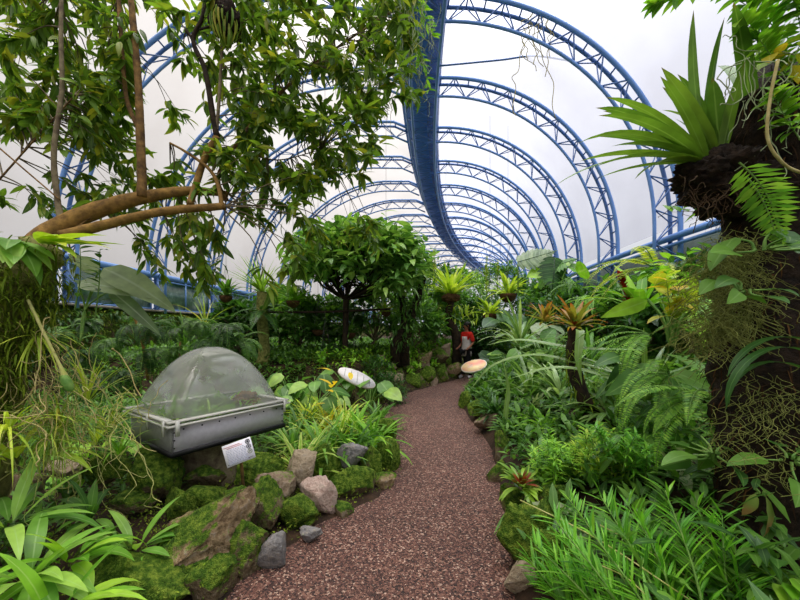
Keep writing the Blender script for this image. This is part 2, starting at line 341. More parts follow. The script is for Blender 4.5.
mb.add(v, np.stack([i+j, i+(j+1) % 4, i+4+(j+1) % 4, i+4+j], -1).reshape(-1, 4)); mb.build('gutter', M['gutter'], t)

def truss_mesh(kind):           # local: x = L, z = h+EYE, y along the tunnel
    vf = vault_r if kind == 'r' else vault_l; T = lambda a, y: np.stack([a[:, 0], np.full(len(a), y), a[:, 1]+EYE], 1)
    o = vf(0, 30); inn = vf(.44, 30); foot = (1.95 if kind == 'r' else 1.7)
    o = np.concatenate([[[o[0, 0], foot-1.2]], o]); inn = np.concatenate([[[inn[0, 0], foot-1.2]], inn])
    return T(o, -.14), T(o, .14), T(inn, 0)
def make_truss(label, group=None):
    t = thing('roof_truss', label, 'roof truss', (0, 0, 0), group)
    for s in 'rl':
        A, B, I = truss_mesh(s)
        mb = MB(); tube(mb, A, .05, 8); mb.build('outer_chord', M['blue'], t)
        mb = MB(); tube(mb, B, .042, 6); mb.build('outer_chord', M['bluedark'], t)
        mb = MB(); tube(mb, I, .036, 8); mb.build('inner_chord', M['blue'], t)
        def walk(c, st):
            dd = np.concatenate([[0], np.cumsum(np.linalg.norm(np.diff(c, axis=0), axis=1))]); s_ = np.linspace(0, dd[-1], st); return np.stack([np.interp(s_, dd, c[:, i]) for i in range(3)], 1)
        n = 25; a, b, c = walk(A, n), walk(B, n), walk(I, n); mb = MB()
        for i in range(n-1):
            (x, y) = (a[i], c[i+1]) if i % 2 == 0 else (c[i], a[i+1]); tube(mb, [x, y], .017, 5, False)
            (x, y) = (b[i], c[i+1]) if i % 2 == 0 else (c[i], b[i+1]); tube(mb, [x, y], .014, 5, False)
            tube(mb, [a[i], b[i]], .02, 5, False)
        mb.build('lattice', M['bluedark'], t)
    return t
ORD = ['nearest', 'second nearest', 'third nearest', 'fourth nearest', 'fifth nearest', 'sixth nearest', 'seventh nearest']
proto = None
for n in range(15):
    y = 7.48+2.44*n
    lab = (ORD[n]+' blue curved lattice roof truss of the tunnel') if n < 7 else 'one of the small far blue roof trusses crowding the tunnel end'
    if proto is None: proto = o = make_truss(lab, 'curved roof trusses'); kids = list(o.children)
    else:
        o = proto.copy(); C.objects.link(o); o['label'] = lab
        for ch in kids: c = ch.copy(); C.objects.link(c); c.parent = o
    o.location = (XC(y), y, 0); o.rotation_euler = (0, 0, -HD(y))
# rails, the left wall with its strip of windows, the right wall
def rail(name, Lt, h, r=.06):
    mb = MB(); tube(mb, [TP(Lt, h, y) for y in np.arange(-4, 44, .8)], r, 8); return struct(mb.build(name, M['blue']))
rail('trim_1', 6.05, 1.98, .075); rail('trim_2', -7.45, 1.68, .09); rail('trim_3', 6.05, 1.82, .04)
def band(name, mat, La, ha, Lb, hb, th=.25, ys=None):
    ys = np.arange(-6, 45, .8) if ys is None else ys; mb = MB()
    sg = np.sign(La); v = np.array([[TP(La, ha, y), TP(Lb, hb, y), TP(Lb+sg*th, hb, y), TP(La+sg*th, ha, y)] for y in ys]); i = np.arange(len(ys)-1)[:, None]*4; j = np.arange(4)[None]
    mb.add(v, np.stack([i+j, i+(j+1) % 4, i+4+(j+1) % 4, i+4+j], -1).reshape(-1, 4)); mb.add(v[[0, -1]], [[0, 1, 2, 3], [4, 5, 6, 7]]); return mb.build(name, mat)
M['wallstone'] = rockmat('mossy wall stone', '#3a3226', '#5f523c', .45, '#39521a', '#66792c'); M['wallnet'] = plain('dark green netting', '#26302a', .8, c2='#3a463c', scale=5)
struct(band('wall_left', M['wallstone'], -7.25, -1.6, -7.35, .55)); struct(band('wall_right', M['wallnet'], 6.25, -1.5, 6.3, 1.9, .1)); 
M['sill'] = plain('grey concrete sill', '#5a564c', .8, c2='#7a7668', scale=10); struct(band('trim_4', M['sill'], -7.25, .55, -7.25, .61, .35))
m, nt, out = newmat('netted window glass'); L = nt.links; tc = N(nt, 'ShaderNodeTexCoord'); n1 = N(nt, 'ShaderNodeTexNoise', i_Scale=1.6, i_Detail=6.0, i_Roughness=.7); L.new(tc.outputs['Object'], n1.inputs['Vector'])
bk = N(nt, 'ShaderNodeTexWave', i_Scale=9.0, i_Distortion=1.0); L.new(tc.outputs['Object'], bk.inputs['Vector'])
c = ramp(nt, [(.32, '#4a6a58'), (.5, '#7f9a8a'), (.66, '#c2ccc8')], n1.outputs[0]).outputs[0]; c = mix(nt, .25, c, bk.outputs['Color'], 'MULTIPLY')
tr = N(nt, 'ShaderNodeBsdfTranslucent'); gl = N(nt, 'ShaderNodeBsdfGlossy', i_Roughness=.15); L.new(c, tr.inputs[0]); mx = N(nt, 'ShaderNodeMixShader'); mx.inputs[0].default_value = .12; L.new(tr.outputs[0], mx.inputs[1]); L.new(gl.outputs[0], mx.inputs[2]); L.new(mx.outputs[0], out.inputs[0]); M['pane'] = m
for n in range(1, 12):
    y0 = 7.48+2.44*(n-1)-.5 if n > 1 else 4.6; y0 = 7.48+2.44*(n-2); y1 = y0+2.44; yc = (y0+y1)/2
    f = MB(); a = -7.42
    for y in (y0+.12, yc, y1-.12): tube(f, [TP(a, .61, y), TP(a, 1.62, y)], .03, 6)
    tube(f, [TP(a, .65, y0+.1), TP(a, .65, y1-.1)], .025, 6); tube(f, [TP(a, 1.54, y0+.1), TP(a, 1.54, y1-.1)], .025, 6)
    w = struct(f.build('window_%d' % n, M['blue'], origin=TP(a, .6, yc)))
    for ya_, yb in ((y0+.12, yc), (yc, y1-.12)):
        p = MB(); p.add([TP(a, .63, ya_), TP(a, .63, yb), TP(a, 1.6, yb), TP(a, 1.6, ya_), TP(a-.02, .63, ya_), TP(a-.02, .63, yb), TP(a-.02, 1.6, yb), TP(a-.02, 1.6, ya_)], [[0, 1, 2, 3], [7, 6, 5, 4], [0, 4, 5, 1], [2, 6, 7, 3]]); p.build('pane', M['pane'], w)
# cables and a dry root hanging from the vault
mb = MB(); tube(mb, spline([P(438, 66, 8.5), P(500, 60, 8.5), P(535, 56, 8.5), P(577, 62, 8.6)], 20), .022, 6); tag(mb.build('tie_rod', M['bluedark'], origin=P(438, 66, 8.5)), 'thin dark tie rod between the ridge and the nearest roof truss', 'rod')
mb = MB()
for k in range(9):
    a = P(533+R.normal(0, 8), 0+R.uniform(0, 25), 7.4); pts = [a]
    for j in range(8): pts.append(pts[-1]+V(R.normal(.0, .1), 0, -R.uniform(.1, .5 if k < 2 else .2)))
    tube(mb, spline(pts, 30), .009, 4)
tag(mb.build('hanging_root', M['root'], origin=P(533, 10, 7.4)), 'thin tangled dry root dangling from the nearest truss', 'root')
# ------------------------------------------------------------ rocks: (px, py, w px, h px, depth, material, facets, label)
def rock(px, py, w, h, d, mat, flat, label, group=None, name='rock', deep=.8, yaw=None, roll=0):
    global NR; NR += 1
    for dd in np.arange(1.2, d, .03):           # never sink a stone into the bank
        p = P(px, py+h*.2, dd)
        if p[2] <= gz(p[0], p[1]): d = dd; break
    c = P(px, py, d); sx, sz = w/2/F*d, h/2/F*d; sx, sz = (sx*.76, sz*.76) if d > 6.5 and w > 15 else (sx, sz); mb = MB(); a = R.uniform(-.5, .5) if yaw is None else yaw
    blob(mb, c+V(0, sx*deep*.6, 0), (sx*1.25, sx*deep, sz*1.25), NR, .3, 1.2, flat*2+3, 5 if w > 40 else 4, .09, np.array(Matrix.Rotation(-math.radians(roll), 3, 'Y'))@rotz(a))
    return tag(mb.build(name, M[mat], origin=c, smooth=True), label, 'rock', group)
NR = 0
for r in [
 (172, 566, 150, 84, 2.1, 'halfmoss', 5, 'huge brown and green mossy boulder below the domed case', None, 'rock', .7, .1, 34),
 (266, 556, 34, 50, 2.1, 'greystone', 7, 'bare grey pointed stone leaning at the gravel edge', None, 'rock', .6, .2, -32),
 (309, 538, 22, 22, 2.38, 'greystone', 6, 'small pale grey chip of stone lying at the path edge'),
 (318, 503, 34, 42, 2.68, 'pink', 6, 'bare pinkish flat-faced stone standing at the path edge'),
 (290, 520, 38, 40, 2.5, 'fullmoss', 2, 'rounded green mossy rock left of the pinkish stone'),
 (240, 553, 52, 66, 2.08, 'mossrock', 4, 'dark mossy rock wedged between huge boulder and grey pointed stone'),
 (208, 592, 50, 48, 1.95, 'mossrock', 2, 'yellow-green mossy rock at the bottom edge beneath the huge boulder'),
 (125, 594, 100, 48, 1.75, 'fullmoss', 2, 'low bright green mossy rock in the bottom left corner area'),
 (152, 480, 52, 54, 2.65, 'fullmoss', 2, 'moss-coated boulder under the left corner of the domed case'),
 (176, 505, 34, 26, 2.5, 'fullmoss', 2, 'small moss lump between the left boulder and the huge boulder'),
 (253, 474, 52, 40, 2.75, 'fullmoss', 2, 'green mossy mound just below the white card'),
 (262, 514, 42, 50, 2.4, 'mossrock', 2, 'dark mossy rock right of the huge boulder top'),
 (277, 488, 38, 32, 2.6, 'tan', 4, 'rough tan stone beside the beige angular stone'),
 (298, 473, 40, 42, 2.8, 'beige', 7, 'big beige angular stone without moss'),
 (347, 462, 34, 30, 3.3, 'greystone', 5, 'grey lichened stone below the grassy plants'),
 (349, 491, 40, 32, 3.0, 'fullmoss', 2, 'flat-topped green moss cushion rock under the grey lichened stone'),
 (323, 468, 30, 40, 3.2, 'fullmoss', 2, 'mossy rock between beige angular stone and grey lichened stone'),
 (371, 470, 28, 36, 3.45, 'fullmoss', 2, 'mossy rock right of the grey lichened stone'),
 (384, 482, 22, 26, 3.45, 'halfmoss', 3, 'small half mossy rock at the path bulge'),
 (389, 463, 26, 38, 3.75, 'fullmoss', 2, 'tall dark mossy rock at the widest bulge of the bed'),
 (386, 438, 32, 26, 4.2, 'fullmoss', 2, 'mossy rock farthest along the bulging left edge'),
 (372, 432, 24, 22, 4.3, 'mossrock', 2, 'mossy rock tucked behind the farthest edge rock, by the leaves'),
 (52, 470, 44, 16, 2.7, 'beige', 4, 'flat beige stone among roots at the left'),
 (18, 485, 34, 22, 2.5, 'tan', 4, 'tan stone near left picture edge under yellow-green leaves'),
 (100, 470, 40, 26, 2.8, 'mossrock', 2, 'dark mossy stone left of the domed case'),
 (200, 480, 40, 26, 2.9, 'mossrock', 3, 'shaded dark stone under the middle of the domed case'),
 (398, 381, 20, 22, 8.6, 'beige', 5, 'beige stone in the far left rock bank, nearest the path'),
 (387, 381, 22, 20, 8.7, 'tan', 4, 'reddish tan stone left of the beige bank stone'),
 (412, 382, 24, 18, 9.0, 'fullmoss', 2, 'moss lump at the foot of the far rock bank'),
 (426, 376, 24, 22, 9.4, 'fullmoss', 2, 'round mossy rock midway along the far rock bank foot'),
 (441, 374, 20, 24, 9.9, 'mossrock', 3, 'upright mossy rock in the far bank near the visitor'),
 (455, 371, 18, 18, 10.3, 'halfmoss', 3, 'last stone of the far bank beside the visitor'),
 (405, 364, 24, 18, 9.1, 'mossrock', 3, 'mossy stone in the middle course of the far bank, left end'),
 (424, 359, 26, 20, 9.6, 'halfmoss', 3, 'brownish stone in the middle course of the far bank'),
 (442, 356, 22, 20, 10, 'mossrock', 3, 'mossy stone in the middle course of the far bank, right end'),
 (447, 350, 16, 18, 10.2, 'tan', 4, 'tan stone high in the far bank by the visitor'),
 (375, 396, 20, 16, 7.6, 'fullmoss', 2, 'mossy lump where the far bank meets the near bed'),
 (523, 548, 48, 66, 2.4, 'fullmoss', 2, 'large dark mossy rock at the right path edge below the red-hearted bromeliad'),
 (549, 528, 36, 50, 2.45, 'fullmoss', 2, 'light moss mound right of the large right-edge rock'),
 (527, 588, 48, 44, 2.0, 'beige', 5, 'pale bare stone at the bottom of the right path edge'),
 (560, 575, 54, 50, 2.1, 'fullmoss', 2, 'moss covered rock right of the pale bare stone'),
 (562, 505, 40, 36, 2.7, 'mossrock', 2, 'shaded mossy rock behind the light moss mound'),
 (515, 508, 28, 40, 2.9, 'mossrock', 2, 'mossy rock holding up the red-hearted bromeliad'),
 (491, 424, 26, 20, 5.2, 'tan', 4, 'tan stone at the right path edge under dark leaves'),
 (479, 412, 20, 16, 6.1, 'fullmoss', 2, 'mossy stone where the right edge starts to bend'),
 (467, 404, 16, 18, 7.0, 'fullmoss', 2, 'yellow-green moss tuft rock at the right bend tip'),
 (503, 450, 22, 30, 4.2, 'mossrock', 2, 'mossy stone on the right edge below the tan stone'),
 (500, 478, 20, 26, 3.6, 'mossrock', 2, 'dark mossy stone at right edge under orange grass'),
 (168, 590, 56, 40, 1.85, 'mossrock', 3, 'dark mossy rock between the bottom left corner moss and the huge boulder'),
 (95, 560, 60, 34, 2.0, 'mossrock', 3, 'shaded mossy stone behind the bottom left corner clump'),
 (236, 506, 40, 34, 2.5, 'mossrock', 3, 'mossy stone filling the gap under the white card'),
 (205, 500, 36, 24, 2.6, 'fullmoss', 2, 'low moss tuft stone on top of the huge boulder'),
 (120, 505, 44, 26, 2.5, 'mossrock', 3, 'mossy stone half hidden by leaves at left of the huge boulder'),
 (305, 524, 26, 20, 2.55, 'mossrock', 3, 'small dark mossy stone filling in left below the pinkish stone'),
 (340, 512, 34, 18, 2.8, 'mossrock', 3, 'low mossy stone at the path edge right of the pinkish stone'),
 (497, 362, 22, 22, 11.2, 'beige', 4, 'squared pale stone block behind the visitor')]:
    rock(*r)
rg2 = np.random.default_rng(77)
for x, y in ((372, 388), (381, 374), (391, 366), (398, 372), (408, 374), (415, 367), (420, 382), (433, 365), (433, 383), (448, 364), (449, 376), (415, 352), (434, 349), (396, 357), (404, 351), (461, 362), (425, 368), (384, 362), (440, 358), (455, 358)):
    rock(x+rg2.uniform(-2, 2), y+rg2.uniform(-2, 2), rg2.uniform(9, 15), rg2.uniform(9, 15), 12, ['fullmoss', 'mossrock', 'halfmoss', 'tan'][int(rg2.integers(0, 4))], 4, 'one of the small stones packed into the far left rock bank', 'small stones of the far rock bank')
# ------------------------------------------------------------ domed planting case
ax = nrm(P(286, 423, 3.45)[:2]-P(172, 457, 2.6)[:2]); al = math.atan2(ax[1], ax[0]); RZ = rotz(al)
Lx, Ly, hb = 1.0, .84, .2; c0 = P(172, 457, 2.6); bz = c0[2]
def LP(x, y, z): return V(c0[0], c0[1], bz)+RZ@V(x, y, 0)+V(0, 0, z)     # x along the long front face, y away from the viewer
ctr = LP(Lx/2, Ly/2, 0)
t = thing('domed_planting_case', 'grey metal planting case under a clear acrylic dome', 'display case', ctr)
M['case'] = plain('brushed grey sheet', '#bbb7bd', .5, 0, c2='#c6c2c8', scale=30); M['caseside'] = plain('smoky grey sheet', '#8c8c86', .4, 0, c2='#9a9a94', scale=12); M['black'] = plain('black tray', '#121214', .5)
M['acry'] = plain('acrylic flange', '#c9c8be', .2, spec=.6)
m, nt, out = newmat('hazy clear acrylic'); L = nt.links; tr = N(nt, 'ShaderNodeBsdfTransparent'); tr.inputs[0].default_value = (.93, .94, .92, 1)
gl = N(nt, 'ShaderNodeBsdfGlossy', i_Roughness=.12); df = N(nt, 'ShaderNodeBsdfTranslucent'); df.inputs[0].default_value = (.85, .85, .8, 1); dd = N(nt, 'ShaderNodeBsdfDiffuse'); dd.inputs[0].default_value = (.8, .8, .76, 1)
lw = N(nt, 'ShaderNodeLayerWeight', i_Blend=.5); pw = N(nt, 'ShaderNodeMath', operation='POWER'); L.new(lw.outputs['Facing'], pw.inputs[0]); pw.inputs[1].default_value = 4; fr = N(nt, 'ShaderNodeMath', operation='MULTIPLY_ADD'); L.new(pw.outputs[0], fr.inputs[0]); fr.inputs[1].default_value = .6; fr.inputs[2].default_value = .05; x0 = N(nt, 'ShaderNodeMixShader'); x0.inputs[0].default_value = .35; L.new(df.outputs[0], x0.inputs[1]); L.new(dd.outputs[0], x0.inputs[2])
tc = N(nt, 'ShaderNodeTexCoord'); nz = N(nt, 'ShaderNodeTexNoise', i_Scale=3.0, i_Detail=5.0); L.new(tc.outputs['Object'], nz.inputs['Vector']); hz = ramp(nt, [(.3, (.2, .2, .2, 1)), (.7, (.42, .42, .42, 1))], nz.outputs[0])
x1 = N(nt, 'ShaderNodeMixShader'); L.new(hz.outputs[0], x1.inputs[0]); L.new(tr.outputs[0], x1.inputs[1]); L.new(x0.outputs[0], x1.inputs[2])
x2 = N(nt, 'ShaderNodeMixShader'); L.new(fr.outputs[0], x2.inputs[0]); L.new(x1.outputs[0], x2.inputs[1]); L.new(gl.outputs[0], x2.inputs[2]); L.new(x2.outputs[0], out.inputs[0]); M['dome'] = m
th = .012
mb = MB(); box(mb, LP(Lx/2, th/2, .03+hb/2), (Lx, th, hb), RZ); p = mb.build('front_panel', M['case'], t, smooth=False)
rv = MB()
for i in range(7): blob(rv, LP(.08+i*(Lx-.16)/6, -.002, .03+hb-.035), (.007,)*3, n=2, amp=0, rough=0)
for z in (.06, .12, .18): blob(rv, LP(.015, -.002, z), (.006,)*3, n=2, amp=0, rough=0); blob(rv, LP(Lx-.015, -.002, z), (.006,)*3, n=2, amp=0, rough=0)
o = rv.build('rivets', M['black'], p)
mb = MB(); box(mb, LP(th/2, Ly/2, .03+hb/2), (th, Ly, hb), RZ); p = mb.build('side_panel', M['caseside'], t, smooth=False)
rv = MB()
for i in range(5): blob(rv, LP(-.002, .08+i*(Ly-.16)/4, .03+hb-.04), (.006,)*3, n=2, amp=0, rough=0)
rv.build('rivets', M['acry'], p)
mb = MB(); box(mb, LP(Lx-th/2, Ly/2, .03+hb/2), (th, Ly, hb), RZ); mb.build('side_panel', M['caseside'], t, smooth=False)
mb = MB(); box(mb, LP(Lx/2, Ly-th/2, .03+hb/2), (Lx, th, hb), RZ); mb.build('back_panel', M['case'], t, smooth=False)
mb = MB(); box(mb, LP(Lx/2, Ly/2, .012), (Lx+.03, Ly+.03, .036), RZ); mb.build('base_tray', M['black'], t, smooth=False)
for z, e in ((.03+hb+.008, .05), (.03+hb+.038, .04)):
    mb = MB(); w = .055
    for (x, y, a, b) in ((Lx/2, -e+w/2, Lx+2*e, w), (Lx/2, Ly+e-w/2, Lx+2*e, w), (-e+w/2, Ly/2, w, Ly+2*e-2*w), (Lx+e-w/2, Ly/2, w, Ly+2*e-2*w)): box(mb, LP(x, y, z), (a, b, .014), RZ)
    mb.build('flange', M['acry'], t, smooth=False)
for x, y, sx, sy in ((-.04, .35, .014, .02), (.02, -.045, .03, .014), (Lx-.02, -.045, .02, .012), (-.045, .04, .014, .03)):
    mb = MB(); box(mb, LP(x, y, .03+hb-.01), (sx, sy, .12), RZ); mb.build('clip', M['acry'], t, smooth=False)
n, k = 26, 64; rr = np.linspace(0, 1, n)**.7; an = np.linspace(0, 2*np.pi, k, endpoint=False); fx = np.sign(np.cos(an))*np.abs(np.cos(an))**.4; fy = np.sign(np.sin(an))*np.abs(np.sin(an))**.4
v = np.array([LP(Lx/2+r*fx[i]*Lx*.51, Ly/2+r*fy[i]*Ly*.51, .03+hb+.045+.54*(1-r**2)**.85) for r in rr[1:] for i in range(k)]+[LP(Lx/2, Ly/2, .03+hb+.575)]); i = np.arange(n-2)[:, None]*k; j = np.arange(k)[None]; jj = np.arange(k)
mb = MB(); mb.add(v, np.stack([i+j, i+k+j, i+k+(j+1) % k, i+(j+1) % k], -1).reshape(-1, 4), np.stack([jj, (jj+1) % k, np.full(k, (n-1)*k)], 1)); mb.build('dome', M['dome'], t)
mb = MB(); box(mb, LP(Lx/2, Ly/2, .1), (Lx-.04, Ly-.04, .14), RZ); mb.build('soil_fill', M['soil'], t, smooth=False)
# what grows inside it
def lpx(x, y, z=.18): return LP(x, y, z)
mb = MB()
for x, y, s in ((.25, .3, .13), (.55, .45, .17), (.78, .35, .12), (.4, .6, .14)): blob(mb, lpx(x, y), (s, s, s*.75), int(x*90), .3, 2, 0, 4, .12)
tag(mb.build('moss_mound', M['fullmoss'], origin=lpx(.5, .4)), 'green mossy mounds seen hazily inside the acrylic dome', 'moss')
mb = MB(); pp = np.array([lpx(R.uniform(.08, .92), R.uniform(.1, .75), .2) for _ in range(240)]); leaves(mb, pp, dirs(240, .3, 1.4), V(0, 0, 1), R.uniform(.1, .26, 240), .012, 'lance', 1.2, 4)
tag(mb.build('miniature_orchid', M['bright'], origin=lpx(.5, .5, .2)), 'cluster of miniature orchid leaves growing inside the dome', 'plant')
mb = MB(); blob(mb, lpx(.78, .3, .26), (.12, .1, .09), 9, .3, 2.5, 0, 4, .15); tag(mb.build('wood_chunk', M['bark'], origin=lpx(.78, .3, .2)), 'brown wood chunk at the right inside the dome', 'wood')
mb = MB(); a = LP(.45, .4, 0); tube(mb, spline([V(a[0]+.05, a[1], gz(a[0], a[1])-.05), V(a[0], a[1], .3), a+V(0, 0, -.008)], 8), [.28, .25, .23, .23, .23, .24, .25, .26], 14, jit=.06)
tag(mb.build('wooden_stump', M['barkgrey'], origin=V(a[0], a[1], .1)), 'brown wooden stump carrying the domed case', 'stump')
# white card below it
c = P(239, 452, 2.62); M['card'] = plain('white card', '#e6e4ea', .4); M['cardtext'] = plain('pale blue grey print', '#aeb2c6', .6); M['cardpink'] = plain('pale red print', '#d9a2a6', .6); M['inkdark'] = plain('grey icon print', '#55555a', .6); M['inkolive'] = plain('olive icon print', '#8a8f78', .6)
Rx = np.array(Matrix.Rotation(math.radians(26), 3, 'Z') @ Matrix.Rotation(math.radians(-18), 3, 'X') @ Matrix.Rotation(math.radians(-14), 3, 'Y'))
cp = lambda x, y, z=0: c+Rx@V(x, z, y)
t = thing('information_card', 'small white printed card leaning below the domed case', 'card', c)
mb = MB(); box(mb, c, (.205, .006, .165), Rx); mb.build('board', M['card'], t, smooth=False)
mb = MB()
for k, (a, b) in enumerate(((-.055, .02), (-.035, .035))): box(mb, cp(-.02+(a+b)/2, .062-.012*k, -.004), (b-a+.04, .002, .006), Rx)
mb.build('title_print', M['cardpink'], t, smooth=False)
mb = MB()
for k in range(10):
    x = -.085
    while x < .045:
        w = random.uniform(.008, .022); box(mb, cp(x+w/2, .036-k*.0115, -.004), (w, .002, .0045), Rx); x += w+.004
mb.build('text_print', M['cardtext'], t, smooth=False)
for k in range(3):
    mb = MB(); q = spline([cp(.075+.015*math.cos(a), .055-.038*k+.015*math.sin(a), -.0045) for a in np.linspace(0, 2*math.pi, 9)], 24); tube(mb, q, .003, 4); box(mb, cp(.075, .055-.038*k, -.004), (.014, .002, .016-.003*k), Rx); mb.build('icon', M['inkdark' if k < 2 else 'inkolive'], t)
mb = MB(); box(mb, cp(.07, -.066, -.004), (.035, .002, .004), Rx); box(mb, cp(-.088, -.066, -.004), (.008, .002, .008), Rx); mb.build('footer_print', M['inkdark'], t, smooth=False)
mb = MB(); tube(mb, [cp(0, 0, .012), cp(0, -.06, .06), V(*(cp(0, -.2, .1)[:2]), gz(*cp(0, -.2, .1)[:2])-.03)], .012, 6); mb.build('stake', M['bark'], t)

# two oval reading boards on posts
def board(px, py, d, w, h, tilt, roll, face, label, cat='sign', yaw=0):
    c = P(px, py, d); Q = np.array(Matrix.Rotation(yaw, 3, 'Z') @ Matrix.Rotation(roll, 3, 'Y') @ Matrix.Rotation(tilt, 3, 'X')); t = thing('oval_information_board', label, cat, c); k = 36
    an = np.linspace(0, 2*np.pi, k, endpoint=False)
    def disc(r, z0, z1):
        mb = MB(); v = [c+Q@V(r*w*math.cos(a), r*h*math.sin(a), z) for z in (z0, z1) for a in an]+[c+Q@V(0, 0, z0), c+Q@V(0, 0, z1)]; j = np.arange(k); j2 = (j+1) % k
        mb.add(v, np.stack([j, j2, j2+k, j+k], 1), np.concatenate([np.stack([j2, j, np.full(k, 2*k)], 1), np.stack([j+k, j2+k, np.full(k, 2*k+1)], 1)])); return mb
    disc(1, -.02, .012).build('rim', M['rim'], t, smooth=False); disc(.95, .012, .016).build('face', face, t, smooth=False)
    mb = MB(); tube(mb, [c-V(0, 0, .02), V(c[0], c[1]+.03, gz(c[0], c[1])-.02)], .03, 8); mb.build('post', M['barkgrey'], t)
    return t, c, Q
M['rim'] = plain('off white board rim', '#d8d0c4', .5); M['facepink'] = plain('printed pink and cream face', '#d98a78', .4, c2='#dcc48e', scale=3.2, detail=1); M['facewhite'] = plain('pale grey board face', '#d6d3d2', .4, c2='#cac6c6', scale=5)
t, c, Q = board(474, 366, 7.6, .29, .24, .4, -.3, M['facepink'], 'pink and cream oval reading board beside the path bend'); 
mb = MB(); 
for k in range(4): box(mb, c+Q@V(-.1+.01*k, -.03+k*.03, .018), (.13, .008, .003), Q)
mb.build('text_print', M['rim'], t, smooth=False)
t, c, Q = board(357, 378, 6.0, .36, .2, .55, .42, M['facewhite'], 'pale oval reading board standing among the left bed leaves', yaw=.3)
mb = MB()
for k in range(5): box(mb, c+Q@V(-.24+.12*k, 0, .018), (.008, .3-.05*abs(k-2), .003), Q)
mb.build('print_lines', M['inkolive'], t, smooth=False)

# ------------------------------------------------------------ the visitor: walking away along the path
pb = V(2.06, 10.5, 0)
M['skin'] = plain('skin', '#8a5a42', .55); M['hair'] = plain('black hair', '#0c0a0a', .5); M['red'] = plain('red knit', '#d8281c', .8, c2='#c01a12', scale=40); M['white'] = plain('white cloth', '#cfc6c2', .85, c2='#b8aeaa', scale=9); M['trouser'] = plain('black cloth', '#0e0e12', .8); M['shoe'] = plain('white shoe', '#d2ccd2', .6)
def skinned(name, joints, links, mat, parent, lev=2):
    me = bpy.data.meshes.new(name); ks = list(joints); me.from_pydata([joints[k][0] for k in ks], [(ks.index(a), ks.index(b)) for a, b in links], [])
    o = bpy.data.objects.new(name, me); C.objects.link(o); sk = o.modifiers.new('skin', 'SKIN'); sk.use_smooth_shade = True
    for i, k in enumerate(ks):
        r = joints[k][1]; me.skin_vertices[0].data[i].radius = r if isinstance(r, tuple) else (r, r)
    me.skin_vertices[0].data[0].use_root = True
    sd = o.modifiers.new('smooth', 'SUBSURF'); sd.levels = sd.render_levels = lev; me.materials.append(mat)
    if parent is not None: o.parent = parent
    return o
t = thing('person', 'person in red top, white long skirt cloth and black trousers walking on the path', 'person', pb)
J = {'pelvis': ((0, 0, .92), (.15, .1)), 'waist': ((0, 0, 1.08), (.125, .09)), 'chest': ((0, 0, 1.28), (.155, .1)), 'neckbase': ((0, .01, 1.44), (.07, .06)), 'neck': ((0, -.01, 1.5), .05), 'jaw': ((0, -.03, 1.56), (.06, .065)), 'head': ((0, -.015, 1.64), (.078, .092)), 'crown': ((0, 0, 1.71), (.06, .07))}
K = [('pelvis', 'waist'), ('waist', 'chest'), ('chest', 'neckbase'), ('neckbase', 'neck'), ('neck', 'jaw'), ('jaw', 'head'), ('head', 'crown')]
for s, q in ((-1, 'l'), (1, 'r')):
    st = .12*s
    J.update({'hip'+q: ((.09*s, 0, .86), .088), 'knee'+q: ((.1*s, -st*.6, .48), .058), 'ankle'+q: ((.1*s, st*.7, .09), .04), 'toe'+q: ((.11*s, st*.7-.15, .035), (.04, .03)),
      'sh'+q: ((.18*s, .01, 1.38), .058), 'elbow'+q: ((.25*s, .05, 1.12), .042), 'wrist'+q: ((.2*s if s < 0 else .27, -.12, .98), .028), 'palm'+q: ((.18*s if s < 0 else .27, -.19, .95), (.036, .018))})
    K += [('pelvis', 'hip'+q), ('hip'+q, 'knee'+q), ('knee'+q, 'ankle'+q), ('ankle'+q, 'toe'+q), ('chest', 'sh'+q), ('sh'+q, 'elbow'+q), ('elbow'+q, 'wrist'+q), ('wrist'+q, 'palm'+q)]
    w = J['palm'+q][0]
    for f, (dx, ln) in enumerate(((-.03, .07), (-.011, .085), (.01, .08), (.028, .06))):
        J['f%d'%f+q] = ((w[0]+dx, w[1]-ln*.55, w[2]-.015), .0095); J['g%d'%f+q] = ((w[0]+dx*1.05, w[1]-ln, w[2]-.05), .0075); K += [('palm'+q, 'f%d'%f+q), ('f%d'%f+q, 'g%d'%f+q)]
    J['th'+q] = ((w[0]-.045*s, w[1]+.0, w[2]+.01), .01); K.append(('wrist'+q, 'th'+q))
body = skinned('body', J, K, M['skin'], t)
sub = lambda ks, g, z=0: {k: (J[k][0], tuple(x+g for x in (J[k][1] if isinstance(J[k][1], tuple) else (J[k][1],)*2))) for k in ks}
top = skinned('red_top', sub(['chest', 'waist', 'neckbase', 'shl', 'shr', 'elbowl', 'elbowr'], .022), [('chest', 'waist'), ('chest', 'neckbase'), ('chest', 'shl'), ('chest', 'shr'), ('shl', 'elbowl'), ('shr', 'elbowr')], M['red'], t)
skinned('trousers', {**sub(['pelvis', 'hipl', 'hipr', 'kneel', 'kneer', 'anklel', 'ankler'], .022)}, [('pelvis', 'hipl'), ('pelvis', 'hipr'), ('hipl', 'kneel'), ('hipr', 'kneer'), ('kneel', 'anklel'), ('kneer', 'ankler')], M['trouser'], t)
for q in 'lr': skinned('shoe', sub(['ankle'+q, 'toe'+q], .014), [('ankle'+q, 'toe'+q)], M['shoe'], t, 2)
mb = MB(); k = 28; an = np.linspace(0, 2*np.pi, k, endpoint=False); rows = [(1.3, .165, .12), (1.2, .16, .12), (1.08, .155, .12), (.95, .175, .135), (.84, .185, .14), (.7, .18, .14)]
v = [pb+V(a*math.cos(x)*(1+.03*math.sin(7*x)*(1.2-z)), b*math.sin(x)*(1+.03*math.cos(6*x)*(1.2-z)), z) for z, a, b in rows for x in an]; i = np.arange(len(rows)-1)[:, None]*k; j = np.arange(k)[None]
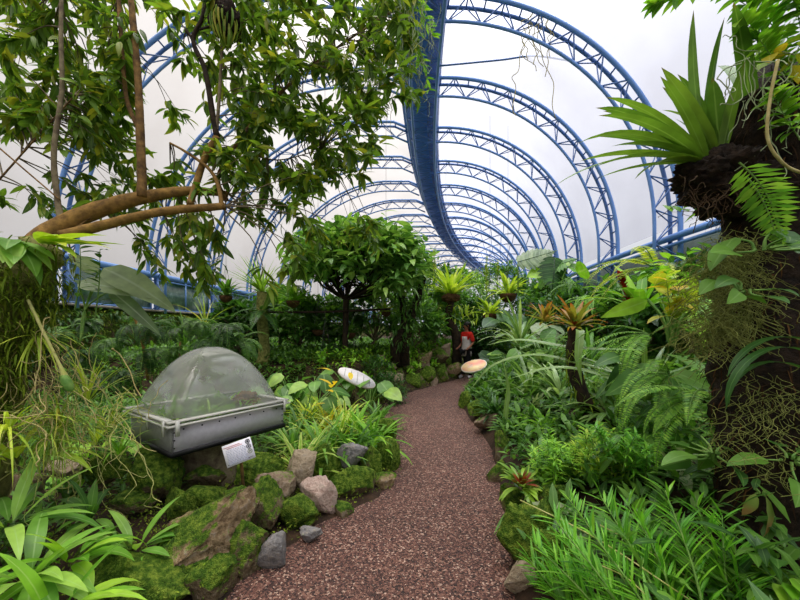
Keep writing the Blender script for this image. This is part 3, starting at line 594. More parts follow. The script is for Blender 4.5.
mb.add(v, np.stack([i+k+j, i+k+(j+1) % k, i+(j+1) % k, i+j], -1).reshape(-1, 4)); o = mb.build('white_wrap', M['white'], t); o.modifiers.new('thickness', 'SOLIDIFY').thickness = .012
mb = MB(); blob(mb, pb+V(0, .02, 1.665), (.098, .112, .105), 3, .1, 2, 0, 4, .02); blob(mb, pb+V(0, .085, 1.56), (.07, .05, .1), 4, .1, 2, 0, 3, .02); mb.build('hair', M['hair'], t)
mb = MB()
for s in (-1, 1): blob(mb, pb+V(.032*s, -.1, 1.645), (.012, .008, .008), n=2, amp=0, rough=0)
mb.build('eyes', M['hair'], body)
mb = MB(); blob(mb, pb+V(0, -.112, 1.615), (.014, .02, .02), n=2, amp=0, rough=0); mb.build('nose', M['skin'], body)
for s in (-1, 1): mb = MB(); blob(mb, pb+V(.088*s, -.01, 1.63), (.012, .022, .034), n=2, amp=0, rough=0); mb.build('ear', M['skin'], body)
t.rotation_euler = (0, 0, math.radians(-60))
# ------------------------------------------------------------ plant kinds
UP = V(0, 0, 1)
def rosette(name, label, base, n, L, W, mat, prof='strap', e=(.3, 1.4), droop=(.6, 1.3), cat='plant', group=None, seg=6, fold=.2, az=None, lean=None, spike=None, spread=.03, parent=None, part='foliage', wav=0):
    base = np.asarray(base, float); t = parent or thing(name, label, cat, base, group)
    d = dirs(n, e[0], e[1], *(az or (0, 2*np.pi)))
    if lean is not None: d = nrm(d+np.asarray(lean))
    mb = MB(); k = R.uniform(.65, 1.1, n)
    leaves(mb, base+d*V(1, 1, .2)*spread, d, UP, L*k, W*R.uniform(.8, 1.15, n), prof, R.uniform(droop[0], droop[1], n), seg, fold, wav); mb.build(part, M[mat], t)
    if spike:
        h, col, w = spike; mb = MB(); top = base+V(*(R.normal(0, .05, 2)*h), h); tube(mb, [base, top], .008, 5); mb.build('flower_stalk', M['stem'], t)
        mb = MB(); m = 60; s = R.uniform(.45, 1, m)[:, None]; leaves(mb, base+(top-base)*s, dirs(m, -.2, .9), UP, w, w*.3, 'lance', .3, 2); mb.build('flower_spike', M[col], t)
    return t
def broad(name, label, base, n, H, L, W, mat, prof='heart', cat='plant', group=None, e=(.7, 1.4), az=None, wav=.05, lean=(0, -.35, 0)):
    base = np.asarray(base, float); t = thing(name, label, cat, base, group); d = dirs(n, e[0], e[1], *(az or (0, 2*np.pi))); h = H*R.uniform(.55, 1.05, n)
    st = MB(); tips = base+d*h[:, None]
    for k in range(n): tube(st, spline([base+d[k]*V(.03, .03, 0), base+d[k]*h[k]*V(.4, .4, .6), tips[k]], 8), np.linspace(.012, .006, 8)*max(L/.3, .5), 5, False)
    st.build('stalks', M['stem'], t); mb = MB(); hd = nrm(d*V(1, 1, 0)+np.asarray(lean)+R.normal(0, .25, (n, 3))*V(1, 1, .5)+V(0, 0, -.15)); s = R.uniform(.7, 1.1, n)
    leaves(mb, tips, hd, UP+R.normal(0, .3, (n, 3))+V(0, -.5, 0), L*s, W*s, prof, R.uniform(.3, .9, n), 7, .12, wav); mb.build('foliage', M[mat], t); return t
def fern(name, label, base, n, L, mat, e=(.3, 1.2), droop=1.4, cat='fern', group=None, az=None, pin=None, lean=None, m=30, pw=.1):
    base = np.asarray(base, float); t = thing(name, label, cat, base, group); d = dirs(n, e[0], e[1], *(az or (0, 2*np.pi)))
    if lean is not None: d = nrm(d+np.asarray(lean))
    mb = MB(); st = MB()
    for k in range(n): frond(mb, st, base, d[k], L*R.uniform(.7, 1.1), droop*R.uniform(.7, 1.2), m, pin or L*.2, pw)
    mb.build('fronds', M[mat], t); st.build('stalks', M['stem'], t); return t
def frond(mb, st, p, d, L, droop, m, pl, pw=.1):
    d = nrm(np.asarray(d, float)); s = nrm(np.cross(d, UP)+1e-6); n = np.cross(s, d); v = np.linspace(0, 1, m); th = -droop*v
    mid = p+np.cumsum(np.cos(th)[:, None]*d+np.sin(th)[:, None]*n, 0)*(L/m); tt = np.cos(th)[:, None]*d+np.sin(th)[:, None]*n; nn = -np.sin(th)[:, None]*d+np.cos(th)[:, None]*n
    tube(st, mid, np.linspace(.005, .0015, m)*max(1, L), 4, False); w = np.sin(np.pi*np.clip(v*.93+.07, 0, 1)**.7)*pl; k = slice(max(1, m//9), m)
    for sg in (-1, 1): leaves(mb, mid[k], (s*sg+tt*.35)[k]+R.normal(0, .06, (m, 3))[k], nn[k], w[k]+.004, pl*pw, 'lance', .3, 2, .0)
def canes(name, label, specs, L, W, mat, per=26, cat='plant', group=None, prof='lance', droop=.6, stem='stem', r=.006, whorl=1, e=.5, part='foliage'):
    """stems from a to b with leaves all along: specs = [(a, b)]"""
    a0 = np.mean([s[0] for s in specs], 0); t = thing(name, label, cat, a0, group); st = MB(); mb = MB()
    for a, b in specs:
        a, b = np.asarray(a, float), np.asarray(b, float); ln = np.linalg.norm(b-a); c = spline([a, (a+b)/2+V(0, 0, ln*.06)+R.normal(0, .02, 3)*ln, b], 14); tube(st, c, np.linspace(r, r*.35, 14), 5, False)
        s = np.linspace(.18, 1, per); p = np.stack([np.interp(s, np.linspace(0, 1, 14), c[:, i]) for i in range(3)], 1); ax = nrm(b-a)
        for _ in range(whorl):
            d = dirs(per, -.2, .9); d = nrm(nrm(d-(d@ax)[:, None]*ax)+ax*e); leaves(mb, p, d, UP, L*R.uniform(.7, 1.15, per)*(1.1-.45*s), W*R.uniform(.8, 1.1, per), prof, droop, 4, .15)
    st.build('stems', M[stem], t); mb.build(part, M[mat], t); return t
def shrub(name, label, base, H, rad, n, L, W, mat, cat='shrub', group=None, bark='barkgrey', trunk=.04, crown=.6, prof='lance', per=9, flat=.75, droop=.5, top=None, nb=14):
    """bush or small tree: trunk, branches to clusters filling an ellipsoid crown"""
    base = np.asarray(base, float); t = thing(name, label, cat, base, group); c = base+V(0, 0, H*(1-crown/2)); rz = H*crown/2
    d = dirs(n, -.9, 1.5); rr = R.uniform(.35, 1, n)**.5; p = c+d*rr[:, None]*V(rad, rad, rz); st = MB(); fork = base+V(0, 0, H*(1-crown)*.9)
    if trunk: tube(st, spline([base-V(0, 0, .05), (base+fork)/2+R.normal(0, .04, 3)*H*.5, fork], 8), np.linspace(trunk, trunk*.7, 8), 7, jit=.06)
    for k in range(min(n, nb)): tube(st, spline([fork, (fork+p[k])/2+R.normal(0, .08, 3)*rad, p[k]], 7), np.linspace(trunk*.45+.004, .004, 7), 5, False)
    st.build('trunk' if trunk else 'stems', M[bark], t); mb = MB(); pp = np.repeat(p, per, 0)+R.normal(0, L*.35, (n*per, 3)); dd = nrm(np.repeat(d, per, 0)*V(.6, .6, .5)+dirs(n*per, -.5, 1.0))
    leaves(mb, pp, dd, UP+R.normal(0, .3, (n*per, 3)), L*R.uniform(.6, 1.15, n*per), W*R.uniform(.8, 1.15, n*per), prof, droop, 4 if L > .15 else 3, .12); mb.build('foliage', M[mat], t); return t
def basket(label, px, py, d, s, mat, n=26, L=.4, W=.03, prof='strap', e=(.2, 1.4), cat='hanging plant', group='hanging baskets', drop=(.4, 1.2)):
    c = P(px, py, d); t = thing('hanging_basket', label, cat, c, group); mb = MB(); k = 14; an = np.linspace(0, 2*np.pi, k, endpoint=False); rows = [(0, 1), (-.35, .95), (-.75, .7), (-1, .3)]
    v = [c+V(s*r*math.cos(a), s*r*math.sin(a), s*z) for z, r in rows for a in an]+[c+V(0, 0, -s), c+V(0, 0, .02)]; i = np.arange(3)[:, None]*k; j = np.arange(k)[None]; jj = np.arange(k)
    mb.add(v, np.stack([i+k+j, i+k+(j+1) % k, i+(j+1) % k, i+j], -1).reshape(-1, 4), np.concatenate([np.stack([3*k+(jj+1) % k, 3*k+jj, np.full(k, 4*k)], 1), np.stack([jj, (jj+1) % k, np.full(k, 4*k+1)], 1)])); mb.build('basket', M['basket'], t)
    mb = MB(); hk = c+V(0, 0, s*5)
    for a in (0, 2.1, 4.2): tube(mb, [c+V(s*math.cos(a), s*math.sin(a), 0), hk], .004, 4, False)
    tube(mb, [hk, V(hk[0], hk[1], max(hk[2]+.3, EYE+6.3))], .004, 4, False); mb.build('hanger_wire', M['wire'], t)
    rosette('', '', c+V(0, 0, .0), n, L, W, mat, prof, e, drop, parent=t, spread=s*.6); return t
# ------------------------------------------------------------ uncounted low growth on the beds
def cover(name, label, cond, n, L, W, mats, prof='lance', h=.12, seed=3, e=(.1, 1.3), per=7):
    rg = np.random.default_rng(seed); q = np.stack([rg.uniform(-7, 9, n*6), rg.uniform(.8, 16, n*6)], 1); q = q[~inside(q, POLY)]; dl = segd(q, EL, False); dr = segd(q, ER, False)
    q = q[cond(q, dl, dr)][:n]; z = ground(q)
    mb = MB(); p = np.column_stack([q, z+rg.uniform(0, h, len(q))]); p = np.repeat(p, per, 0)+rg.normal(0, .05, (len(p)*per, 3)); dd = dirs(len(p), *e, rg=rg); sc = (.7+.06*p[:, 1])*rg.uniform(.6, 1.25, len(p))
    leaves(mb, p, dd, UP, L*sc, W*sc, prof, rg.uniform(.3, 1.2, len(p)), 3, .15); o = mb.build(name, M[mats], origin=p.mean(0)); o['label'] = label; o['category'] = 'undergrowth'; return stuff(o)
lf = lambda q: q[:, 0] < XC(q[:, 1])+.6
cover('undergrowth', 'dark small-leaved undergrowth covering the right bed', lambda q, a, b: (b < a) & (b > .12) & (b < 5), 4600, .14, .024, 'mid')
cover('undergrowth', 'mid green leafy undergrowth scattered over the right bed', lambda q, a, b: (b < a) & (b > .25) & (b < 4.5), 2600, .19, .03, 'mid', seed=5, h=.35)
cover('undergrowth', 'dense leafy undergrowth at the back of the left bed', lambda q, a, b: (a < b) & (a > 1.3), 8000, .11, .02, 'mid', seed=7, h=.15)
cover('undergrowth', 'mid green leafy undergrowth behind the domed case', lambda q, a, b: (a < b) & (a > 1.5) & (q[:, 1] > 3.6), 900, .13, .024, 'mid', seed=9, h=.15)
cover('moss_carpet', 'short mossy growth between the rocks of the left bed', lambda q, a, b: (a < b) & (a > .05) & (a < 2), 12000, .026, .006, 'mossy', seed=11, h=.02, e=(.3, 1.5), per=9)
cover('undergrowth', 'light green seedlings topping the far left rock bank', lambda q, a, b: (a < b) & (a > .35) & (a < 1.6) & (q[:, 1] > 7), 1100, .13, .026, 'bright', seed=13, h=.2)
# moss, ferns and bunches of leaves on the left wall face
def wallpts(n, y0, y1, h0, h1, rg): y = rg.uniform(y0, y1, n); h = rg.uniform(h0, h1, n); return np.array([TP(-7.22, b, a) for a, b in zip(y, h)])
rg = np.random.default_rng(21)
for nm, lab, n, L, W, mt, pr, dz in (('wall_moss', 'mossy tufts thickly coating the left wall', 9000, .13, .012, 'mossy', 'lance', .9), ('wall_foliage', 'dark fern-like leaves growing out of the left wall', 4200, .24, .03, 'dark', 'lance', 1.5), ('wall_foliage', 'mid green drooping leaves on the left wall', 1700, .26, .03, 'mid', 'strap', 1.8)):
    p = wallpts(n, 4, 20, -1.3, .5, rg); cl = np.array([noise.noise(Vector(x)*1.6+Vector((L*50, 0, 0))) for x in p]); p = p[cl > -.08]; mb = MB(); d = nrm(V(1, -.5, .3)+rg.normal(0, .6, (len(p), 3)))
    leaves(mb, p, d, UP, L*rg.uniform(.6, 1.2, len(p)), W, pr, dz, 4, .15); o = stuff(mb.build(nm, M[mt], origin=p.mean(0))); o['label'] = lab; o['category'] = 'wall growth'
# ------------------------------------------------------------ foreground tree leaning in from the left
def br(mb, pts, r0, r1, n=26, k=8, jit=.05): c = spline([P(*p) for p in pts], n); tube(mb, c, np.linspace(r0, r1, n), k, jit=jit); SK.append(c)
SK = []; t = thing('leaning_tree', 'large leafy tree leaning in from the left with bare ochre limbs', 'tree', P(-30, 400, 2.2))
mb = MB(); br(mb, [(-60, 460, 2.1), (-45, 380, 2.15), (-10, 300, 2.2), (20, 262, 2.3), (55, 230, 2.4), (95, 211, 2.5), (140, 198, 2.6), (190, 191, 2.8), (228, 194, 2.9)], .115, .024, 50, 10, .04); mb.build('trunk', M['barkgold'], t)
mb = MB(); br(mb, [(62, 236, 2.35), (108, 224, 2.42), (160, 212, 2.5), (225, 206, 2.6)], .04, .028); br(mb, [(222, 208, 2.6), (218, 185, 2.65), (208, 168, 2.7), (186, 152, 2.7), (170, 143, 2.75)], .018, .008); br(mb, [(190, 205, 2.6), (196, 185, 2.7), (206, 155, 2.75), (217, 137, 2.8)], .026, .026); mb.build('branch', M['barkgold'], t)
mb = MB(); br(mb, [(217, 137, 2.8), (212, 110, 2.8), (205, 70, 2.8), (193, 40, 2.8), (203, 15, 2.8), (206, -30, 2.8)], .026, .012); br(mb, [(193, 40, 2.8), (186, 30, 2.8)], .014, .012, 6); br(mb, [(200, 30, 2.8), (215, 26, 2.8), (232, 30, 2.8)], .012, .008, 8); mb.build('branch', M['barkdark'], t)
mb = MB(); br(mb, [(142, 197, 2.58), (141, 150, 2.6), (138, 80, 2.62), (131, 0, 2.65), (127, -40, 2.7)], .033, .018); br(mb, [(139, 130, 2.62), (127, 100, 2.64), (122, 50, 2.66), (117, -30, 2.7)], .018, .013); mb.build('branch', M['bark'], t)
mb = MB(); br(mb, [(62, 228, 2.4), (57, 195, 2.42), (54, 150, 2.42), (62, 90, 2.45), (61, 40, 2.45), (62, -30, 2.5)], .02, .011); br(mb, [(216, 138, 2.8), (219, 100, 2.8), (222, 50, 2.8), (227, -30, 2.8)], .015, .01); mb.build('branch', M['barkgrey'], t)
mb = MB(); br(mb, [(226, 200, 2.85), (218, 178, 2.9), (236, 145, 3.0), (262, 112, 3.1), (300, 75, 3.2), (345, 42, 3.3), (395, 10, 3.4)], .022, .008); br(mb, [(236, 145, 3.0), (275, 160, 3.2), (320, 150, 3.3)], .008, .004); br(mb, [(-10, 190, 2.6), (30, 145, 2.6), (75, 95, 2.6)], .007, .004); br(mb, [(-10, 140, 2.4), (60, 200, 2.4)], .006, .005); br(mb, [(100, 211, 2.5), (70, 235, 2.4), (75, 262, 2.4)], .006, .004); mb.build('branch', M['bark'], t)
allp = np.concatenate(SK)
regs = [(0, -20, 130, 150, 100, 2.5, 3.4), (110, -20, 260, 190, 58, 2.65, 3.5), (240, -20, 415, 125, 140, 2.7, 3.8), (235, 90, 385, 190, 62, 2.6, 3.5), (130, 150, 310, 285, 50, 2.6, 3.4), (0, 85, 130, 215, 30, 2.5, 3.2), (290, 170, 400, 245, 10, 3.0, 3.6)]
holes = [(146, 48, 172, 125), (0, 140, 50, 200), (96, 20, 115, 50), (175, 150, 205, 185), (230, 215, 262, 300), (270, 130, 300, 170)]
mb = MB(); tw = MB(); ns = 0
for x0, y0, x1, y1, n, d0, d1 in regs:
    for _ in range(n):
        for __ in range(20):
            x, y = R.uniform(x0, x1), R.uniform(y0, y1)
            if not any(a < x < c and b < y < d for a, b, c, d in holes) and not (x > 380 and y > 100): break
        p = P(x, y, R.uniform(d0, d1)); j = np.argmin(np.linalg.norm(allp-p, axis=1)); a = allp[j]; ln = np.linalg.norm(p-a)
        tube(tw, spline([a, (a+p)/2+V(0, 0, .08*ln)+R.normal(0, .05, 3)*ln, p], 8), np.linspace(.006, .002, 8), 4, False)
        m = int(R.integers(15, 24)); ax = nrm(p-a+R.normal(0, .3, 3)*ln+V(0, 0, -.15)); s = R.uniform(-.16, .08, m); d = nrm(dirs(m, -.9, .6)+ax*.7); leaves(mb, p+ax*s[:, None], d, UP+R.normal(0, .35, (m, 3)), R.uniform(.09, .175, m), R.uniform(.015, .024, m), 'lance', R.uniform(.2, .9, m), 5, .2)
        ns += 1
tw.build('twigs', M['barkgrey'], t); mb.build('foliage', M['tree'], t)
mb = MB(); c = P(226, 20, 2.75); blob(mb, c, (.11, .1, .15), 5, .4, 2, 0, 5, .2); o = tag(mb.build('epiphyte_clump', M['humus'], origin=c), 'dark shaggy root clump perched in the tree by its upper fork', 'epiphyte')
mb = MB(); p = c+dirs(160, -1.5, 1.5)*.11; leaves(mb, p, nrm(p-c+V(0, 0, -.3)), UP, R.uniform(.08, .2, 160), .008, 'strap', 1.2, 4); mb.build('foliage', M['grass'], o)
def beard(name, label, pts, n, ln, mat, r=.0022, cat='hanging moss', sp=.1, kk=10, curl=.35):
    c = np.mean(pts, 0); mb = MB()
    for i in range(n):
        a = pts[R.integers(len(pts))]+R.normal(0, sp, 3); L_ = ln*R.uniform(.4, 1.1); st = L_/kk; q = [a]; w = R.normal(0, 1, 3)
        for j in range(kk): w = w*.6+R.normal(0, 1, 3)*.8; q.append(q[-1]+V(w[0]*curl*st, w[1]*curl*st, -st*(.75+.2*w[2])))
        tube(mb, spline(q, kk*2), r, 3, False)
    o = tag(mb.build(name, M[mat], origin=c), label, cat); return stuff(o)
beard('hanging_moss', 'grey-green moss strands hanging at the right tip of the leaning tree', [P(x, y, 3.4) for x, y in ((385, -5), (400, -10), (415, -5), (410, 30), (395, 25), (405, 55), (380, 60), (418, 20))], 170, .6, 'beard', .003, sp=.09)
beard('hanging_moss', 'thin pale moss strands trailing inside the leaning tree crown', [P(x, y, 3.2) for x, y in ((270, 0), (262, 40), (350, 70), (372, 70), (360, 40))], 26, .6, 'beard', .0024, sp=.05)
shrubtip = canes('leafy_branch', 'bright leafy branch tip hanging against the blue ridge beam', [(P(395, -15, 3.5), P(420, 60, 3.6)), (P(398, 10, 3.5), P(428, 90, 3.6)), (P(385, 20, 3.5), P(405, 100, 3.6)), (P(400, -20, 3.5), P(432, 35, 3.6))], .17, .02, 'bright', 14, 'branch', prof='lance', stem='barkgrey', whorl=2)
# ------------------------------------------------------------ left foreground
c = P(10, 300, 2.15); t = thing('mossy_trunk_stub', 'mossy trunk base with clinging roots at the left edge', 'trunk', P(0, 330, 2.15))
mb = MB(); tube(mb, spline([P(-60, 520, 2.05), P(-30, 400, 2.1), P(0, 320, 2.15), P(28, 270, 2.2), P(48, 244, 2.25)], 20), np.linspace(.26, .09, 20), 14, jit=.14); mb.build('bark', M['barkmoss'], t)
mb = MB(); m = 3800; s = R.uniform(0, 1, m); sp = spline([P(-30, 400, 2.0), P(0, 320, 2.05), P(35, 262, 2.15)], 40); p = sp[(s*39).astype(int)]+dirs(m, -1, 1)*R.uniform(.12, .24, (m, 1)); leaves(mb, p, dirs(m, -1.2, .4), UP, R.uniform(.04, .13, m), .006, 'grass', 1, 3); mb.build('moss', M['mossy'], t)
o = rosette('tree_orchid', 'orchid with broad yellow-green leaves sitting on the mossy left trunk', P(38, 244, 2.1), 9, .42, .045, 'lime', 'lance', (-.15, .35), (.1, .7), az=(-.9, 1.0), seg=7)
rosette('tree_orchid', 'hanging green-leaved orchid at the left picture edge above the roots', P(12, 240, 2.05), 8, .34, .05, 'orchidleaf', 'lance', (-.7, .2), (.2, .7), az=(-1.4, .6), seg=7)
def roots(label, pts, n, ln, mat, r=.005, sp=.12, grav=.45):
    mb = MB()
    for i in range(n):
        a = pts[R.integers(len(pts))]+R.normal(0, sp, 3); q = [a]; w = R.normal(0, 1, 3)
        for j in range(7): w = w*.6+R.normal(0, .6, 3); q.append(q[-1]+(w*V(1, .5, .8)*.6+V(0, 0, -grav))*ln/7)
        tube(mb, spline(q, 22), r*R.uniform(.6, 1.3), 4, False)
    return stuff(tag(mb.build('aerial_roots', M[mat], origin=np.mean(pts, 0)), label, 'roots'))
roots('tangle of pale aerial roots below the mossy left trunk', [P(x, y, 2.1) for x, y in ((10, 345), (30, 380), (55, 400), (5, 400), (75, 380), (30, 340))], 110, .42, 'root', .0026, .14, .6)
roots('olive wiry stems trailing over the left bed beneath the roots', [P(x, y, 2.2) for x, y in ((20, 400), (60, 420), (95, 410), (40, 430), (80, 440))], 110, .5, 'dry', .0024, .16, .55)
rosette('yellow_grass', 'thin yellowish grass clump hanging below the root tangle', P(60, 428, 2.15), 70, .4, .006, 'grass', 'grass', (-.6, 1.4), (1, 2.6))
rosette('yellow_grass', 'arching grassy leaves springing up between roots and domed case', P(108, 430, 2.5), 22, .5, .01, 'grass', 'grass', (.4, 1.5), (.8, 2.2))
rosette('yellow_grass', 'fan of yellow-green grass just left of the mossy trunk roots', P(38, 335, 2.1), 26, .34, .007, 'lime', 'grass', (-.9, .3), (.3, 1.2))
mb = MB(); tube(mb, spline([P(28, 300, 2.0), P(45, 335, 2.0), P(62, 370, 2.0), P(70, 392, 2.0)], 14), [.008]*9+[.012, .017, .02, .017, .008], 8); o = tag(mb.build('orchid_cane', M['dry'], origin=P(45, 335, 2)), 'straw-coloured cane with a swollen green bulb among the roots', 'stem')
mb = MB(); blob(mb, P(67, 383, 2.0), (.026, .026, .06), 2, .1, 1, 0, 3, .02, np.array(Matrix.Rotation(-.4, 3, 'Y'))); mb.build('bulb', M['stem'], o)
t = thing('elephant_ear', 'plant with large dull green ribbed leaves hanging before the left windows', 'plant', P(80, 330, 3.2)); mb = MB(); st = MB()
for (x, y), (x2, y2), W, rl in (((104, 268), (160, 316), .13, .5), ((78, 282), (140, 310), .1, .3), ((98, 272), (66, 258), .08, .2), ((110, 290), (148, 338), .07, .5)):
    a_, b_ = P(x, y, 3.2), P(x2, y2, 3.05); e_ = b_-a_; leaves(mb, a_, e_/np.linalg.norm(e_)+V(0, 0, .25), V(.2, -.8, .7), np.linalg.norm(e_)*1.05, W, 'ovate', rl, 9, .12, .06); tube(st, spline([P(80, 345, 3.25), (P(85, 310, 3.3)), a_], 10), .008, 5)
mb.build('foliage', M['grey'], t); st.build('stalks', M['stem'], t)
canes('climber', 'small leafy climber in front of the left window post', [(P(75, 310, 2.7), P(80, 245, 2.7)), (P(95, 320, 2.7), P(100, 250, 2.7))], .17, .022, 'mid', 14)
# broad leaved clump bottom left
for i, (x, y, d, n, L, W, lab, mt) in enumerate([
  (30, 560, 1.6, 13, .44, .045, 'big-leaved light green clump in the bottom left corner', 'orchidleaf'), (70, 545, 1.75, 10, .36, .042, 'broad-leaved plant bending towards the huge mossy boulder', 'bright'), (10, 510, 1.8, 10, .42, .04, 'lance-leaved plant at the left edge above the corner clump', 'orchidleaf'),
  (135, 535, 2.0, 9, .3, .035, 'small lily-like plant with drooping leaves left of the huge boulder', 'orchidleaf'), (90, 505, 2.1, 10, .3, .032, 'dark-shaded leafy plant behind the broad-leaved bending plant', 'mid'), (50, 605, 1.45, 8, .42, .04, 'lowest leafy clump cut by the bottom picture edge at left', 'bright'),
  (15, 445, 2.0, 10, .36, .04, 'yellow-green leafy plant at the left edge beside the roots', 'lime')]):
    rosette('broadleaf_orchid', lab, P(x, y, d)-V(0, 0, .08), n+3, L, W*.8, mt, 'lance', (.15, 1.2), (.5, 1.5), seg=7, lean=V(.25, -.1, 0), spread=.06)
for x, y, d, lab, mt, L in ((120, 455, 2.6, 'narrow grassy blades standing at the left side of the domed case', 'bright', .34), (95, 445, 2.7, 'light green blades in the tangle left of the domed case', 'lime', .4), (185, 345, 4.4, 'upright grassy leaves just behind the domed case', 'mid', .6), (205, 325, 5.2, 'long arching grass against the left wall above the dome', 'grass', .7)):
    rosette('grass_clump', lab, P(x, y, d), 16, L, .012, mt, 'grass', (.5, 1.5), (.4, 1.4))
for x, y, d, lab in ((105, 385, 3.3, 'low round-leaved plant under the wall left of the dome'), (148, 380, 3.8, 'round-leaved plant touching the left of the dome'), (70, 395, 3.0, 'shaded heart-leaved plant behind the roots')):
    broad('heart_leaf', lab, on(x, y, d), 12, .4, .18, .075, 'bright', e=(.6, 1.4))
# stakes behind the case
mb = MB(); tube(mb, [P(178, 395, 4.2), P(180, 342, 4.2)], .012, 6); tag(mb.build('garden_stake', M['bark'], origin=P(178, 395, 4.2)), 'short reddish-brown stake standing behind the dome', 'stake')
mb = MB(); tube(mb, spline([P(148, 380, 4.0), P(143, 345, 4.0), P(135, 318, 4.0), P(128, 300, 4.0)], 10), .016, 6); tag(mb.build('climbing_vine', M['barkgold'], origin=P(148, 380, 4)), 'ochre climbing stem leaning on the left wall', 'stem')
# ------------------------------------------------------------ plants around the case and in the left bed
gr = [(300, 445, 3.25, 'grassy light green plant at the front left of the left bed', 'variegated'), (322, 440, 3.5, 'arching grassy plant above the mossy edge rock', 'orchidleaf'), (350, 440, 3.7, 'dense dark-leaved grassy plant at the front right of the left bed', 'mid'), (372, 432, 3.95, 'narrow-leaved green plant right by the path bulge', 'bright'), (312, 415, 3.9, 'yellow-striped grassy plant in the middle of the left bed', 'variegated'), (340, 412, 4.1, 'yellow-striped plant below the pale oval board', 'variegated'), (292, 425, 3.7, 'grassy plant touching the right end of the domed case', 'orchidleaf'), (327, 395, 4.5, 'plant with yellowing leaf tips in the left bed', 'yellowing'), (357, 412, 4.4, 'strap-leaved plant between the oval board and the path', 'bright'), (300, 400, 4.4, 'grey-green grassy plant behind the domed case corner', 'mid'), (330, 425, 3.8, 'leafy green striped plant at the centre front of the left bed', 'bright'), (362, 422, 4.2, 'glossy green strap plant one row behind the path bulge', 'orchidleaf'), (345, 395, 4.8, 'lime striped plant hiding the foot of the pale oval board', 'variegated'), (310, 385, 5.0, 'lime grassy plant at the back of the left bed', 'lime'), (378, 412, 4.9, 'green grassy plant at the end of the left bed by the path', 'mid')]
for x, y, d, lab, mt in gr: rosette('striped_grass', lab, on(x, y, d)+V(0, 0, .08), 46, .5, .019, mt, 'strap', (.35, 1.45), (.5, 1.9), seg=6, spread=.1)
mb = MB(); c = P(336, 382, 4.4); leaves(mb, c+R.normal(0, .1, (7, 3)), dirs(7, -.1, .7), UP, .24, .035, 'lance', .6, 5); tag(mb.build('yellow_leaves', M['yellow'], origin=c), 'bright yellow dying leaves beside the pale oval board', 'leaves')
for x, y, d, lab, L in ((318, 372, 5.6, 'heart-leaved plant behind the left bed grasses', .34), (348, 352, 6.6, 'large-leaved plant behind the pale oval board', .4), (370, 380, 6.4, 'big arrow-leaved plant right of the pale oval board', .42), (290, 360, 6.0, 'broad horizontal-leaved plant right of the dome top', .42), (305, 395, 5.0, 'tall heart-leaved plant left of the yellow leaves', .3)):
    broad('taro', lab, on(x, y+25, d), 9, .7, L, L*.36, 'umbrella', e=(.7, 1.4))
for x, y, d, lab, mt in ((388, 400, 7.0, 'bluish dark bush at the path where the left bed ends', 'dark'), (378, 388, 7.4, 'dark fine-leaved bush left of the far rock bank', 'dark')): shrub('low_bush', lab, on(x, y, d), .55, .38, 70, .14, .014, mt, trunk=0, crown=1.2)
# palm-like yucca on a stump, hanging baskets and small trees at the left
rosette('cycad', 'spiky palm-like plant on a stump by the left windows', P(262, 292, 7.2), 46, .85, .03, 'bromeliad', 'grass', (-.1, 1.5), (.2, .9))
mb = MB(); c = P(263, 330, 7.3); tube(mb, spline([V(c[0], c[1], gz(c[0], c[1])-.05), P(264, 345, 7.3), P(262, 318, 7.2), P(262, 292, 7.2)], 12), np.linspace(.13, .1, 12), 10, jit=.1); tag(mb.build('tree_stump', M['barkmoss'], origin=V(c[0], c[1], .5)), 'pale mossy stump standing under the spiky plant', 'stump')
fern('birdnest_fern', 'dark fern spilling round the pale stump below the spiky plant', P(262, 312, 7.1), 18, .7, 'dark', (-.3, .9), 1.6)
for a in (('small dark basket nearest the left windows', 226, 296, 7.0, .13, 'mid', 40, .4, .035), ('brown basket with leafy green trailing plant left of the dark-stemmed tree', 293, 301, 8.0, .16, 'bright', 44, .5, .05), ('shaded brown bowl below the dark-stemmed tree, left one', 318, 330, 8.4, .15, 'mid', 34, .5, .03), ('shaded brown bowl below the dark-stemmed tree, right one', 350, 333, 8.6, .15, 'mid', 34, .5, .03), ('small basket with bright bromeliad beside the mossy twin trunks', 386, 312, 9.0, .13, 'lime', 26, .4, .03), ('shaded flat bowl low behind the taro leaves', 325, 352, 8.0, .15, 'dark', 30, .4, .03),
          ('basket with bright upright leaves right of the visitor', 508, 294, 10.5, .26, 'lime', 34, .75, .06), ('basket under the bright upright one holding yellowish leaves', 490, 314, 10.0, .22, 'lime', 40, .6, .05), ('small far basket above the visitor', 446, 330, 12.5, .18, 'bright', 30, .55, .04)):
    basket(*a)
c = P(487, 317, 9.8); mb = MB(); box(mb, c, (.1, .02, .15)); tag(mb.build('plant_tag', plain('pale green tag', '#b8cf4e', .5), origin=c, smooth=False), 'pale yellow-green tag hanging from a basket above the visitor', 'tag')
o = thing('netted_tree', 'small round tree with dark net-like branches and glossy leaves', 'tree', on(345, 330, 8.2)); b = np.array(o['o3']); ft = P(346, 300, 8.2); st = MB(); tube(st, spline([b-V(0, 0, .1), (b+ft)/2, ft], 8), .07, 8, jit=.05); crown = []
for k in range(46):
    e_ = P(R.uniform(300, 415), R.uniform(228, 275), R.uniform(7.3, 9.0)); c1 = ft+(e_-ft)*V(.55, .55, .35); tube(st, spline([ft, c1+R.normal(0, .06, 3), e_], 9), np.linspace(.026, .007, 9), 5, False); crown.append((c1, e_))
for k in range(60): i, j = R.integers(0, 46, 2); tube(st, spline([crown[i][0], (crown[i][0]+crown[j][0])/2+V(0, 0, .1), crown[j][0]], 6), .01, 4, False)
st.build('trunk', M['barkdark'], o); mb = MB()
